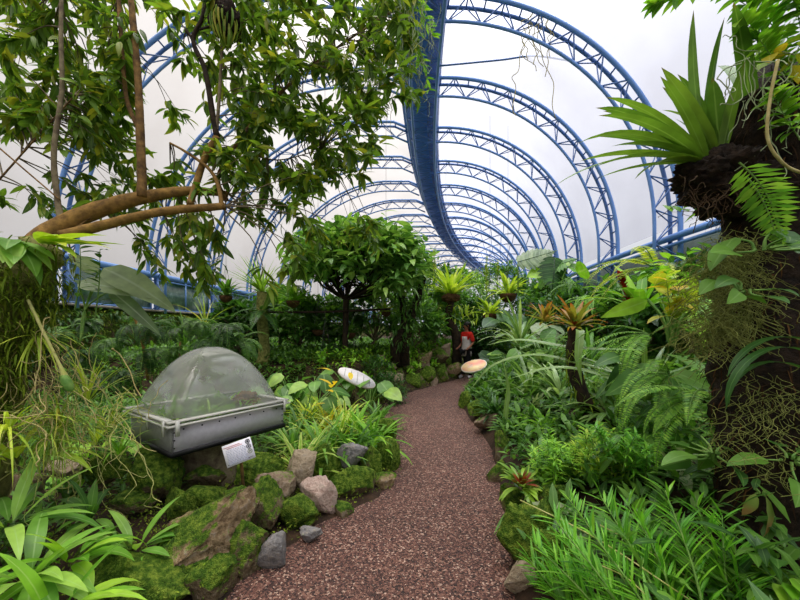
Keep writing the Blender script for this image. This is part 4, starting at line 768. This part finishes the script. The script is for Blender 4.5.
n = 760; pc = np.stack([R.uniform(292, 425, n), R.uniform(224, 290, n)], 1); pc = pc[((pc[:, 0]-358)/68)**2+((pc[:, 1]-258)/34)**2 < 1]; pc = pc[(pc[:, 1] < 270) | (pc[:, 0] > 378) | (pc[:, 0] < 305)]
p = np.array([P(x, y, R.uniform(7.2, 9.2)) for x, y in pc]); p = np.repeat(p, 7, 0)+R.normal(0, .12, (len(p)*7, 3)); leaves(mb, p, dirs(len(p), -.7, .6), UP+R.normal(0, .3, (len(p), 3)), R.uniform(.22, .42, len(p)), R.uniform(.05, .075, len(p)), 'ovate', .7, 5, .15); mb.build('foliage', M['umbrella'], o)
mb = MB(); tube(mb, spline([P(250, 312, 8.0), P(320, 312, 8.0), P(390, 309, 8.4)], 12), .03, 6); tag(mb.build('support_rail', M['barkdark'], origin=P(320, 312, 8)), 'dark horizontal pole carrying bowls beneath the dark-stemmed tree', 'pole')
for i, (pts, lab) in enumerate((([(395, 345, 8.6), (404, 325, 8.6), (402, 300, 8.6), (398, 275, 8.6)], 'left of two mossy twin trunks behind the far rock bank'), ([(405, 340, 8.7), (412, 315, 8.7), (420, 290, 8.8), (426, 270, 8.8)], 'right of two mossy twin trunks, leaning right'))):
    t = thing('mossy_tree', lab, 'tree', P(*pts[0])); mb = MB(); q = spline([P(*p) for p in pts], 14); tube(mb, np.concatenate([[V(q[0][0], q[0][1], .6)], q]), np.linspace(.13, .06, 15), 9, jit=.12); mb.build('trunk', M['barkdark'], t)
    mb = MB(); p = q[R.integers(0, 14, 420)]+dirs(420, -1, 1)*R.uniform(.05, .35, (420, 1)); leaves(mb, p, dirs(420, -1.2, .8), UP, R.uniform(.1, .3, 420), .025, 'lance', 1, 3); mb.build('foliage', M['mid'], t)
# the big bromeliad on a dark trunk beyond the visitor's left
t = thing('trunk_bromeliad', 'large bright upright bromeliad on a dark trunk above the visitor', 'bromeliad', P(451, 300, 10.8)); mb = MB(); tube(mb, spline([P(457, 372, 10.8), P(456, 335, 10.8), P(448, 318, 10.8), P(452, 300, 10.8)], 12), np.linspace(.16, .1, 12), 8, jit=.08); mb.build('trunk', M['barkdark'], t)
mb = MB(); blob(mb, P(451, 298, 10.8), (.27, .25, .16), 4, .3, 2, 0, 4, .15); mb.build('root_ball', M['basket'], t); rosette('', '', P(451, 296, 10.8), 60, 1.15, .06, 'lime', 'strap', (.3, 1.5), (.2, .9), parent=t)
mb = MB(); p = np.array([P(R.uniform(428, 478), R.uniform(302, 322), 10.8) for _ in range(90)]); leaves(mb, p, dirs(90, -1, .6), UP, .3, .03, 'lance', .8, 4); mb.build('lower_foliage', M['lime'], t)

def wallat(px, py):             # where a pixel's line of sight meets the left wall
    for d in np.arange(4, 22, .05):
        p = P(px, py, d); a = HD(d)
        if (p[0]-XC(d))*math.cos(a) > -7.15: return p
for x, y, mt, L in ((62, 330, 'fern', .7), (88, 322, 'mid', .6), (84, 352, 'dark', .8), (108, 340, 'fern', .7), (128, 325, 'dark', .8), (150, 326, 'mid', .7), (145, 352, 'dark', .9), (120, 372, 'mid', .8), (176, 330, 'dark', .9), (172, 352, 'fern', .8), (196, 322, 'fern', .8), (208, 340, 'dark', .9), (226, 326, 'mid', .9), (90, 385, 'dark', .7), (66, 372, 'fern', .6), (240, 340, 'fern', .9)):
    fern('wall_fern', 'one of the fern tufts growing on the mossy left wall', wallat(x, y), 14, L*.45, 'dark' if mt == 'mid' else ('mid' if mt == 'fern' else mt), (-.5, .9), 1.7, group='ferns on the left wall', az=(-1.8, 1.2), pin=.07, m=22)

rosette('bamboo_grass', 'yellow-green grassy blades at the left edge over the corner clump', P(8, 430, 1.9), 26, .4, .009, 'lime', 'grass', (-.4, 1.4), (.6, 2.0))
rosette('bamboo_grass', 'pale drooping grass tuft hanging in front of the beige flat stone', P(48, 440, 2.0), 46, .3, .004, 'grass', 'grass', (-.6, 1.2), (1.2, 2.8))
rosette('bamboo_grass', 'upright green blades in the root tangle near the swollen cane', P(88, 400, 2.3), 22, .45, .009, 'lime', 'grass', (.7, 1.5), (.2, 1.2))
# ------------------------------------------------------------ far bank and background growth
bg = [ # px, base py, depth, height m, radius, leaf mat, label
 (300, 350, 9.0, 1.5, .8, 'mid', 'green bush under the bowls by the dark-stemmed tree'), (330, 352, 9.6, 1.5, .9, 'mid', 'green bush below the netted tree crown, further right'), (375, 350, 9.8, 1.9, .8, 'mid', 'leafy bush left of the mossy twin trunks'), (415, 345, 10.2, 1.6, .8, 'mid', 'leafy bush topping the far rock bank'),
 (435, 345, 11.5, 2.0, .8, 'mid', 'green bush left of the trunk that carries the bromeliad'), (240, 345, 8.2, 1.3, .7, 'dark', 'dark bush by the left wall behind the pale stump'), (395, 330, 13, 3.4, 1.1, 'mid', 'tall green shrub behind the mossy twin trunks'), (430, 330, 15, 3.6, 1.3, 'mid', 'tall shrub under the ridge in the far middle'),
 (462, 335, 16, 3.6, 1.2, 'umbrella', 'green shrub far beyond the upright trunk bromeliad'), (480, 335, 13, 2.4, .9, 'dark', 'dark shrub directly behind the visitor'), (500, 335, 18, 4.2, 1.5, 'mid', 'far shrub at the vanishing end of the tunnel'), (520, 330, 14, 3.2, 1.2, 'dark', 'dark shrub under the big split leaves'),
 (548, 330, 12, 3.0, 1.0, 'mid', 'green shrub left of the right-hand rail in the distance'), (280, 335, 11, 2.0, .8, 'mid', 'shrub between left windows and netted tree'), (455, 342, 13.5, 2.4, .9, 'mid', 'dense green shrub right behind the visitor, left side'), (485, 340, 12.5, 2.0, .9, 'dark', 'dense dark shrub right behind the visitor, right side'), (445, 330, 20, 4.4, 1.6, 'dark', 'darker far shrub left of the tunnel end'), (475, 330, 24, 4.8, 1.8, 'mid', 'farthest hazy green shrub in the tunnel'),
 (570, 320, 10, 2.0, 1.0, 'dark', 'dark bush at the foot of the right wall, far part'), (605, 330, 8.2, 1.5, .9, 'dark', 'dark bush at the foot of the right wall below the third truss'), (650, 340, 6.2, 1.4, .8, 'mid', 'green bush at the right wall below the nearest truss'), (692, 350, 5.2, 1.5, .8, 'dark', 'dark bush behind the shaggy right trunk, left side')]
for x, y, d, H, r, mt, lab in bg:
    b = on(x, y, d); shrub('leafy_shrub', lab, b, H, r, int(100+60*r), .26, .045, mt, trunk=.05, crown=.8, per=8)
for x, y, y1, d, lab in ((424, 305, 243, 13, 'left one of two pale yellow flower spikes in the middle distance'), (434, 300, 250, 13.4, 'right one of two pale yellow flower spikes in the middle distance'), (487, 300, 257, 15, 'pale spike standing right of the upright trunk bromeliad'), (498, 300, 260, 17, 'smallest pale spike near the tunnel end')):
    canes('flower_spike', lab, [(P(x, y, d), P(x, y1, d))], .14, .022, 'fernyellow', 60, 'flower spike', prof='lance', r=.03, whorl=3, part='blossoms')
# the split-leaved monstera under the right arches
def split(mb, p, d, up, L, W):
    d = nrm(np.asarray(d, float)); s = nrm(np.cross(d, up)); n = np.cross(s, d)
    for sg in (-1, 1):
        for k in range(9):
            v = .02+k*.11; w = W*math.sin(math.pi*min(1, (v*.85+.16))**.8)
            if w < .02: continue
            leaves(mb, p+d*L*v*.95, nrm(s*sg+d*(.25+.3*v)), n, w*1.05, L*.068, 'strap', .35, 5, 0)
    tube(mb, [p-d*.02, p+d*L], .012, 4)
for x, y, d, L, dirn, lab, mt in ((518, 262, 9.2, 1.0, (.95, -.3, .25), 'grey-green split monstera leaf, leftmost under the right trusses', 'grey'), (555, 258, 8.8, 1.0, (-.2, -.3, -.8), 'dark split monstera leaf hanging beside the right trusses', 'dark'), (548, 268, 9.0, .8, (.4, -.5, .1), 'lower split monstera leaf above the dark bush', 'umbrella')):
    c = P(x, y, d); t = thing('monstera', lab, 'monstera', V(c[0], c[1]+.2, gz(c[0], c[1]+.2)), 'monstera leaves'); mb = MB(); split(mb, c, dirn, V(.1, -.8, .6), L, L*.42); mb.build('leaf', M[mt], t); mb = MB(); tube(mb, spline([t['o3'], c*.5+np.array(t['o3'])*.5+V(.1, .2, .2), c], 10), .018, 6); mb.build('stalk', M['stem'], t)
broad('climbing_philodendron', 'bright heart-leaved climber against the right-hand trusses', P(560, 290, 8.6), 7, .7, .55, .24, 'bright', e=(.5, 1.4))
# ------------------------------------------------------------ right bed, middle distance
for x, y, d, lab, mt, L, n in ((505, 400, 6.0, 'dark lance-leaved plant at the path bend on the right', 'dark', .5, 40), (530, 395, 5.4, 'long strap-leaved plant arching towards the path', 'strap', .95, 24), (520, 345, 6.4, 'grey strap-leaved plant near the pink oval board', 'strap', 1.0, 26), (560, 395, 4.6, 'dense strap-leaved clump at the dark bromeliad trunk', 'strap', .8, 26), (615, 420, 3.6, 'clump of pale arching straps behind the bright narrow-leaved patch', 'strap', .75, 30), (645, 400, 3.4, 'tall grey-green straps in front of the shaggy trunk', 'strap', .8, 26), (495, 415, 5.0, 'leafy dark plant above the tan edge stone', 'dark', .34, 60), (510, 432, 4.2, 'small-leaved creeping plant over the right edge stones', 'mid', .26, 70), (590, 360, 5.4, 'broad strap plant beneath the red-tipped bromeliad', 'mid', .8, 26), (545, 365, 6.6, 'grey-green straps under the far right shrubs', 'strap', .9, 30), (545, 430, 4.0, 'spiky small bright rosette in the right bed', 'bright', .36, 34), (535, 415, 4.6, 'pale grassy fountain between dark trunk and path', 'grey', .5, 40)):
    b = on(x, y, d); b[2] = max(b[2], P(x, y, d)[2]); rosette('strap_plant', lab, b, n, L, .03 if L > .5 else .02, mt, 'strap' if L > .5 else 'lance', (.25, 1.4), (.5, 1.6), seg=7, spread=.08)
# a few very long single straps that arch over the bed
for pts, W, lab in (([(645, 350, 3.6), (575, 348, 4.0), (520, 340, 4.4), (486, 345, 4.7)], .035, 'long pale strap leaf, uppermost of those reaching left over the bed'), ([(640, 380, 3.4), (575, 362, 3.8), (530, 355, 4.2), (492, 366, 4.4), (470, 390, 4.5)], .03, 'long pale strap leaf bending down near the pink board'), ([(640, 392, 3.2), (590, 372, 3.4), (550, 368, 3.6), (512, 378, 3.8)], .03, 'long pale strap leaf, lowest of those reaching left over the bed'), ([(578, 330, 3.6), (580, 333, 3.5), (578, 360, 3.4), (582, 385, 3.4)], .04, 'folded pale strap hanging beside the dark bromeliad trunk'), ([(504, 440, 4.3), (506, 410, 4.3), (508, 388, 4.3), (503, 360, 4.3)], .03, 'upright dark green strap by the path bend')):
    q = spline([P(*p) for p in pts], 22); mb = MB(); w = W*np.minimum(1, np.linspace(0.3, 3, 22))*(1-np.linspace(0, 1, 22)**4)+.001; tt = nrm(np.gradient(q, axis=0)); s = nrm(np.cross(tt, V(0, -.5, 1))); n_ = np.cross(s, tt)
    v = np.stack([q-s*w[:, None]+n_*w[:, None]*.25, q, q+s*w[:, None]+n_*w[:, None]*.25], 1); r_ = np.arange(21)[:, None]*3; f = np.concatenate([np.concatenate([r_, r_+1, r_+4, r_+3], 1), np.concatenate([r_+1, r_+2, r_+5, r_+4], 1)]); mb.add(v, f, uv=np.stack(np.broadcast_arrays(np.array([0, .5, 1])[None], np.linspace(0, 1, 22)[:, None]), -1)); tag(mb.build('strap_leaf', M['strap'], origin=q[0]), lab, 'leaf')
# red tipped bromeliad on a leaning dark trunk
t = thing('trunk_bromeliad', 'red-tipped bromeliad on a leaning dark mossy trunk in the right bed', 'bromeliad', P(603, 432, 3.7)); mb = MB(); q = spline([P(610, 445, 3.6), P(594, 420, 3.7), P(580, 390, 3.8), P(572, 355, 3.9), P(575, 328, 3.9)], 20); tube(mb, q, np.linspace(.09, .06, 20), 10, jit=.12); mb.build('trunk', M['barkdark'], t)
rosette('', '', q[-1], 34, .42, .03, 'redbrom', 'strap', (.1, 1.4), (.3, 1.1), parent=t); rosette('', '', q[-1]+V(0, 0, .02), 16, .16, .02, 'redcore', 'strap', (.5, 1.5), (.2, .6), parent=t, part='red_heart')
mb = MB(); p = q[R.integers(0, 17, 260)]+dirs(260, -1, 1)*.1; leaves(mb, p, dirs(260, -1.3, .3), UP, R.uniform(.08, .22, 260), .009, 'grass', .8, 3); mb.build('moss', M['mossy'], t)
rosette('small_bromeliad', 'second bromeliad with reddish leaves left of the leaning dark trunk', P(545, 322, 5.6), 26, .42, .028, 'redbrom', 'strap', (.1, 1.3), (.3, 1.0), cat='bromeliad')
# ferns
for a in ((P(655, 268, 3.2), 12, .75, 'fernyellow', (.0, .9), 1.5, 'yellow-green sword fern arching in front of the right rail', (1.9, 4.4)), (P(650, 335, 2.9), 9, .75, 'fern', (-.1, .7), 1.5, 'yellow-green fern drooping below the red flower spike', (2.2, 4.2)), (P(670, 375, 2.6), 10, .7, 'fern', (-.1, .7), 1.7, 'fern with long hanging fronds left of the shaggy trunk', (2.2, 4.4)), (P(705, 400, 2.1), 18, .6, 'fern', (-.2, 1.1), 1.6, 'dense green sword fern at the middle of the shaggy trunk', (2.4, 5.6)), (P(668, 430, 2.5), 14, .5, 'fern', (.0, 1.2), 1.5, 'sword fern below the mid-trunk fern', None), (P(572, 285, 7.0), 16, .8, 'mid', (0, .9), 1.4, 'dark feathery fern under the right trusses', None), (P(590, 300, 6.2), 14, .8, 'fern', (.0, .9), 1.4, 'feathery fern just left of the yellow-green sword fern', None), (P(700, 340, 3.4), 14, .8, 'fern', (.2, 1.3), 1.3, 'tall fern behind the shaggy trunk beard moss', None)):
    fern('sword_fern', a[6], a[0], a[1], a[2], a[3], a[4], a[5], az=a[7], pin=.065, m=40)
t = rosette('torch_plant', 'plant with a dark red flower spike and broad green straps', P(640, 310, 3.4), 16, .6, .05, 'bright', 'strap', (.3, 1.4), (.3, 1.2)); mb = MB(); q = spline([P(636, 330, 3.3), P(628, 300, 3.3), P(620, 275, 3.3)], 10); tube(mb, q, .008, 5)
mb.build('flower_stalk', M['stem'], t); mb = MB(); s = R.uniform(.45, 1, 120); p = np.stack([np.interp(s, np.linspace(0, 1, 10), q[:, i]) for i in range(3)], 1); leaves(mb, p, dirs(120, .1, 1.2), UP, .06, .018, 'ovate', .2, 3); mb.build('flower_spike', M['redflower'], t)
for x, y, d, L, n, lab, mt in ((690, 288, 2.4, .16, 18, 'glossy oval-leaved climber with yellow leaves left of the trunk', 'lime'), (668, 262, 2.7, .17, 12, 'light green oval-leaved shoots below the right rail', 'bright'), (672, 300, 2.3, .18, 9, 'yellowing oval leaves hanging near the red flower spike', 'yellowing')):
    b = P(x, y+25, d); specs = [(b, P(x+R.uniform(-28, 24), y+R.uniform(-30, 10), d+R.uniform(-.2, .2))) for _ in range(4)]; canes('oval_leaf_climber', lab, specs, L, L*.28, mt, n//3+2, prof='ovate', droop=.7, r=.004)
canes('rail_climber', 'few lobed leaves reaching out from the trunk across the nearest right truss', [(P(722, 205, 2.0), P(690, 200, 2.0)), (P(720, 215, 2.0), P(672, 212, 2.1))], .16, .03, 'bright', 6, prof='ovate', r=.003, stem='root')
broad('wide_leaf', 'broad upright glossy leaves right of the red flower spike', P(672, 345, 3.0), 9, .5, .4, .07, 'bright', 'ovate', e=(.8, 1.5)); broad('wide_leaf', 'broad shiny-leaved plant in shade beside mid-trunk fern', P(655, 395, 2.8), 9, .4, .4, .08, 'mid', 'ovate', e=(.5, 1.4))
for x, y, d, lab, L in ((505, 300, 9.5, 'dark big-leaved plant under the basket right of the visitor', .6), (525, 310, 8.6, 'grey-leaved taro at the back of the right bed', .6), (522, 335, 8.6, 'green taro leaves beneath the far baskets', .5), (545, 345, 7.2, 'broad drooping taro leaves above the strap plants', .5), (548, 372, 6.4, 'taro with light leaves right of the pink board', .42), (484, 345, 11.2, 'upright big dark green leaf just right of the visitor', .8)):
    b = on(x, y, d); b[2] = max(b[2], P(x, y+40, d)[2]); broad('taro', lab, b, 10, .8, L, L*.34, 'grey' if 'grey' in lab else ('dark' if 'dark' in lab else 'umbrella'), e=(.6, 1.4))
# ------------------------------------------------------------ right foreground: bright narrow-leaved patch, willow-like stems, red hearted bromeliad
def patch(name, label, x0, x1, y0, y1, d, n, h, L, W, mat, lean=(-.1, -.1, 1), per=24):
    sp = []
    for _ in range(n): b = P(R.uniform(x0, x1), R.uniform(y0, y1), d+R.uniform(-.25, .25)); sp.append((b, b+nrm(np.asarray(lean)+R.normal(0, .22, 3))*h*R.uniform(.7, 1.1)))
    return canes(name, label, sp, L, W, mat, per, whorl=2, droop=.5)
patch('narrow_leaf_herb', 'bright narrow-leaved herb patch above the right-edge rocks, left part', 535, 580, 478, 500, 2.8, 34, .36, .11, .008, 'bright'); patch('narrow_leaf_herb', 'bright narrow-leaved herb patch, middle part behind the broad shaded leaf', 570, 625, 470, 500, 2.65, 38, .36, .11, .008, 'herb'); patch('narrow_leaf_herb', 'green narrow-leaved herb patch, right part near the trunk foot', 610, 660, 455, 485, 2.5, 26, .32, .1, .008, 'willow')
def lean(lab, lst, L=.17, W=.0062, per=46): canes('willow_herb', lab, [(P(*a), P(*b)) for a, b in lst], L, W, 'willow', per, whorl=1, droop=.35, e=1.1, r=.007)
lean('willow-leaved stems sweeping left over the bottom right rocks', [((640, 660, 1.35), (535, 545, 1.7)), ((660, 670, 1.3), (555, 520, 1.6)), ((650, 650, 1.4), (575, 555, 1.6)), ((690, 680, 1.25), (590, 530, 1.5)), ((640, 640, 1.5), (548, 575, 1.65))])
lean('long bright willow-leaved stems rising through the bottom right middle', [((690, 660, 1.3), (600, 495, 1.7)), ((700, 650, 1.35), (628, 505, 1.65)), ((690, 670, 1.3), (640, 520, 1.55)), ((715, 660, 1.3), (665, 490, 1.6)), ((700, 640, 1.45), (615, 530, 1.6))])
lean('willow-leaved stems standing nearest the shaggy trunk foot', [((735, 650, 1.35), (695, 500, 1.6)), ((740, 660, 1.3), (722, 515, 1.5)), ((720, 650, 1.4), (680, 530, 1.55)), ((750, 650, 1.3), (735, 545, 1.45))])
lean('thin willow-leaved stems lying low along the right path edge', [((600, 650, 1.5), (530, 560, 1.8)), ((620, 660, 1.4), (545, 540, 1.85)), ((590, 640, 1.55), (548, 590, 1.7)), ((670, 660, 1.35), (570, 500, 1.95)), ((640, 650, 1.4), (560, 535, 1.8))])
mb = MB()
for a, b in (((520, 500, 1.75), (690, 600, 1.35)), ((600, 525, 1.7), (730, 610, 1.4)), ((600, 565, 1.5), (660, 610, 1.35))): tube(mb, spline([P(*a), (P(*a)+P(*b))/2+V(0, 0, .03), P(*b)], 10), .003, 5)
tag(mb.build('dry_stems', M['dry'], origin=P(600, 560, 1.5)), 'thin straw-coloured dead stems lying across the willow-leaved plants', 'stems')
broad('shade_leaf', 'broad dull green ribbed leaf in front of the herb patch', P(625, 545, 2.2), 5, .2, .3, .11, 'mid', 'ovate', e=(.4, 1.0), lean=(-.2, -.5, .2)); broad('shade_leaf', 'long pale-backed leaves hanging over the right-edge moss', P(590, 540, 2.1), 6, .18, .34, .05, 'grey', 'lance', e=(.2, .9), lean=(-.8, -.2, 0))
t = rosette('path_bromeliad', 'small green bromeliad with a red heart at the right path edge', P(522, 488, 2.55), 28, .24, .018, 'bromeliad', 'strap', (.1, 1.3), (.6, 1.5), cat='bromeliad'); rosette('', '', P(522, 484, 2.5), 22, .13, .016, 'redcore', 'strap', (.3, 1.4), (.2, .8), parent=t, part='red_heart')
rosette('orange_grass', 'orange-brown drooping grass tuft above the right edge stones', P(540, 462, 3.3), 40, .24, .006, 'rustgrass', 'grass', (.2, 1.4), (1, 2.4)); rosette('trailing_straps', 'few hanging green straps below the red-hearted bromeliad', P(517, 505, 2.65), 7, .3, .016, 'orchidleaf', 'strap', (-.8, .1), (.3, 1.0), az=(3.4, 5.8))
rosette('moss_tuft', 'feathery light moss tuft on the right-edge rocks', P(552, 520, 2.3), 160, .1, .004, 'fernyellow', 'grass', (-.2, 1.5), (.4, 1.6), spread=.1)
# ------------------------------------------------------------ the shaggy trunk at the right with everything that lives on it
t = thing('shaggy_trunk', 'thick dark shaggy trunk wrapped in fibrous humus at the right', 'tree trunk', P(790, 560, 1.75)); mb = MB(); q = spline([P(775, 680, 1.75), P(780, 560, 1.75), P(782, 440, 1.76), P(785, 330, 1.78), P(790, 220, 1.8), P(786, 130, 1.8), P(776, 70, 1.8)], 60); r_ = np.interp(np.linspace(0, 1, 60), [0, .1, .25, .45, .6, .72, .82, .92, 1], [.36, .27, .24, .29, .26, .27, .33, .3, .12])
tube(mb, q, r_, 40, jit=.05); mb.build('trunk', M['humus'], t)
mb = MB(); m = 1500; i = R.integers(6, 58, m); a = R.uniform(0, 2*np.pi, m); p = q[i]+np.stack([np.cos(a), np.sin(a), a*0], 1)*r_[i][:, None]; leaves(mb, p, nrm(np.stack([np.cos(a), np.sin(a), -1.2+a*0], 1)+R.normal(0, .5, (m, 3))), UP, R.uniform(.05, .16, m), .004, 'grass', .8, 3); mb.build('root_fibres', M['fibre'], t)
mb = MB(); blob(mb, P(715, 175, 1.72), (.17, .17, .12), 3, .35, 2, 0, 5, .2); blob(mb, P(742, 190, 1.74), (.18, .18, .12), 8, .3, 2, 0, 5, .2); mb.build('root_ball', M['humus'], t)
base = P(708, 163, 1.68)
t = thing('crown_bromeliad', 'big bright bromeliad leaning out left from the shaggy trunk top', 'bromeliad', base); mb = MB()
for x, y, dd, dr in ((572, 193, 1.5, .5), (580, 158, 1.45, .55), (586, 166, 1.7, .4), (592, 122, 1.5, .5), (606, 140, 1.75, .4), (613, 98, 1.6, .5), (612, 112, 1.8, .5), (608, 178, 1.75, .3), (640, 186, 1.5, .5), (620, 150, 1.45, .3), (668, 80, 1.6, .3), (674, 38, 1.7, .25), (704, 42, 1.75, .2), (600, 128, 1.35, .4), (597, 174, 1.4, .3)):
    e_ = P(x, y, dd)-base; ln = np.linalg.norm(e_); leaves(mb, base+nrm(e_)*.03, nrm(e_/ln+V(0, 0, math.tan(dr*.75))), UP+R.normal(0, .15, 3), ln*(1+.08*dr), .026, 'strap', dr*1.5, 10, .25)
mb.build('foliage', M['crown'], t)
rosette('crown_bromeliad', 'upright part of the trunk-top bromeliads with broad leaves pointing up', base+V(.06, 0, .03), 9, .48, .034, 'crown', 'strap', (1.0, 1.5), (.1, .7), seg=9, cat='bromeliad', spread=.05, lean=V(-.15, 0, 0)); rosette('crown_bromeliad', 'bromeliad rising behind vines at the top right corner', P(752, 120, 1.75), 12, .55, .036, 'crown', 'strap', (.7, 1.5), (.1, .8), seg=9, cat='bromeliad', lean=V(.15, 0, .2))
lst = [(P(760, 60, 1.6), P(745, -20, 1.6)), (P(790, 70, 1.6), P(740, 20, 1.55)), (P(800, 90, 1.6), P(760, 40, 1.5)), (P(790, 40, 1.6), P(720, -10, 1.6)), (P(805, 60, 1.55), P(790, -10, 1.5)), (P(800, 140, 1.5), P(770, 90, 1.45)), (P(810, 20, 1.5), P(770, -15, 1.5)), (P(700, -12, 1.7), P(655, 4, 1.7))]
canes('top_vine', 'leafy vine tangle hanging in the top right corner', lst, .1, .02, 'bright', 18, 'vine', prof='ovate', droop=.8, r=.003, whorl=2); canes('top_vine', 'yellowing vine leaves mixed in at the top right', [(P(815, 60, 1.5), P(770, 55, 1.5)), (P(810, 30, 1.5), P(785, 90, 1.45))], .1, .025, 'yellowing', 6, 'vine', prof='ovate', r=.003)
roots('curling pale tendrils trailing down from the top right vines', [P(x, y, 1.5) for x, y in ((745, 60), (770, 80), (790, 60), (800, 110), (780, 120))], 36, .3, 'beard', .0022, .04, .5)
mb = MB(); tube(mb, spline([P(778, 60, 1.42), P(770, 100, 1.42), P(768, 140, 1.42), P(785, 165, 1.42), P(808, 175, 1.42)], 20), .006, 6); tag(mb.build('woody_vine', M['root'], origin=P(770, 100, 1.42)), 'bare tan vine stem curving over the shaggy trunk top', 'vine')
t = thing('hanging_fern', 'single bright fern frond hanging across the dark trunk', 'fern', P(736, 160, 1.42)); mb = MB(); st = MB(); frond(mb, st, P(736, 160, 1.42), (.62, -.05, -.55), .42, .8, 26, .13, .07); frond(mb, st, P(745, 175, 1.45), (.5, -.1, -.75), .34, .5, 22, .09, .08); mb.build('fronds', M['fern'], t); st.build('stalks', M['stem'], t)
broad('trunk_climber', 'grey-veined leafy climber clinging to the trunk below the hanging frond', P(762, 250, 1.42), 9, .12, .17, .05, 'mid', 'ovate', e=(-.3, .9)); broad('trunk_climber', 'small leafy climber lower on the dark trunk', P(745, 290, 1.4), 7, .1, .12, .035, 'mid', 'ovate', e=(-.4, .8)); broad('trunk_climber', 'leaf cluster sprouting beneath the mid-trunk fern', P(715, 455, 1.7), 12, .14, .2, .045, 'mid', 'ovate', e=(-.6, .6)); broad('trunk_climber', 'bright leaves at the bottom right corner below the trunk', P(790, 590, 1.35), 9, .1, .14, .05, 'bright', 'ovate', e=(.2, 1.3))
broad('trunk_climber', 'brown-tipped pale leaf pair hanging by the trunk foot', P(762, 490, 1.5), 2, .05, .17, .035, 'browntip', 'lance', e=(-1.2, -.8), lean=(0, -.2, -2)); broad('trunk_climber', 'leaves hanging at the right picture edge by the trunk middle', P(790, 460, 1.45), 8, .12, .16, .045, 'mid', 'ovate', e=(-.5, .6))
beard('beard_moss', 'olive beard moss cloaking the left flank of the shaggy trunk', [P(x, y, 1.62+.1*R.uniform(-1, 1)) for x, y in ((722, 245), (716, 270), (712, 300), (720, 320), (730, 280), (735, 250), (708, 330), (742, 310))], 700, .2, 'beardolive', .0014, sp=.045, curl=.9); beard('beard_moss', 'grey wispy moss hanging lower down on the shaggy trunk', [P(x, y, 1.5) for x, y in ((755, 385), (770, 410), (745, 430), (785, 395), (765, 450))], 120, .22, 'beardolive', .0012, sp=.06, curl=.9)
roots('fine dark rootlets looping out from under the trunk-top bromeliad', [P(x, y, 1.62) for x, y in ((700, 195), (715, 200), (725, 190), (690, 185))], 40, .2, 'fibreroot', .0018, .03, .3)
t = thing('dark_strap', 'dark glossy strap leaves curving across the trunk middle', 'leaf', P(800, 345, 1.35)); mb = MB(); leaves(mb, np.array([P(805, 340, 1.4), P(808, 352, 1.35), P(806, 370, 1.38)]), np.array([[-1, -.1, .25], [-.9, -.1, .3], [-.9, .1, .5]]), UP, [.42, .5, .4], .022, 'strap', [1.4, 1.9, 2.2], 10); mb.build('foliage', M['dark'], t)
canes('trailing_vine', 'thin hanging stem with narrow leaves left of the trunk foot', [(P(690, 440, 2.2), P(678, 490, 2.1)), (P(676, 400, 2.4), P(672, 470, 2.3))], .12, .02, 'mid', 8)
canes('leaning_shoot', 'pale leafy shoots on the ground by the trunk foot', [(P(660, 480, 2.3), P(700, 470, 2.0)), (P(650, 470, 2.4), P(690, 455, 2.2))], .2, .035, 'grey', 7, prof='lance')
mb = MB(); blob(mb, P(735, 575, 1.75), (.2, .16, .1), 6, .3, 1.5, 2, 4, .1); tag(mb.build('log', M['bark'], origin=P(735, 575, 1.75)), 'brown rotting log lying by the trunk foot', 'log')
# ------------------------------------------------------------ light: an overcast sky coming through the film; camera
w = bpy.data.worlds.new('overcast sky'); bpy.context.scene.world = w; w.use_nodes = True; nt = w.node_tree; nt.nodes.clear(); out = N(nt, 'ShaderNodeOutputWorld'); bgn = N(nt, 'ShaderNodeBackground'); tc = N(nt, 'ShaderNodeTexCoord'); sp = N(nt, 'ShaderNodeSeparateXYZ'); L = nt.links
L.new(tc.outputs['Generated'], sp.inputs[0]); rr = ramp(nt, [(.0, (.25, .26, .25, 1)), (.48, (.35, .37, .36, 1)), (.52, (.38, .39, .42, 1)), (.8, (.5, .51, .54, 1)), (.92, (2.2, 2.2, 2.25, 1)), (1, (8, 8, 8.1, 1))]); mr = N(nt, 'ShaderNodeMapRange'); mr.inputs[1].default_value = -1; L.new(sp.outputs[2], mr.inputs[0]); L.new(mr.outputs[0], rr.inputs[0]); L.new(rr.outputs[0], bgn.inputs[0]); bgn.inputs[1].default_value = 1.6; L.new(bgn.outputs[0], out.inputs[0])
sc = bpy.context.scene; cd = bpy.data.cameras.new('camera'); cam = bpy.data.objects.new('camera', cd); C.objects.link(cam); cam.location = (0, 0, EYE); cam.rotation_euler = (math.pi/2, 0, 0); cd.sensor_width = 36; cd.lens = F/800*36; cd.shift_y = 30/800; cd.clip_start = .05; sc.camera = cam
sc.view_settings.view_transform = 'Standard'; sc.view_settings.look = 'None'; sc.view_settings.gamma = 1; sc.view_settings.exposure = EXPO; sc.view_settings.use_curve_mapping = False
for o in bpy.data.objects:
    if 'o3' in o: del o['o3']
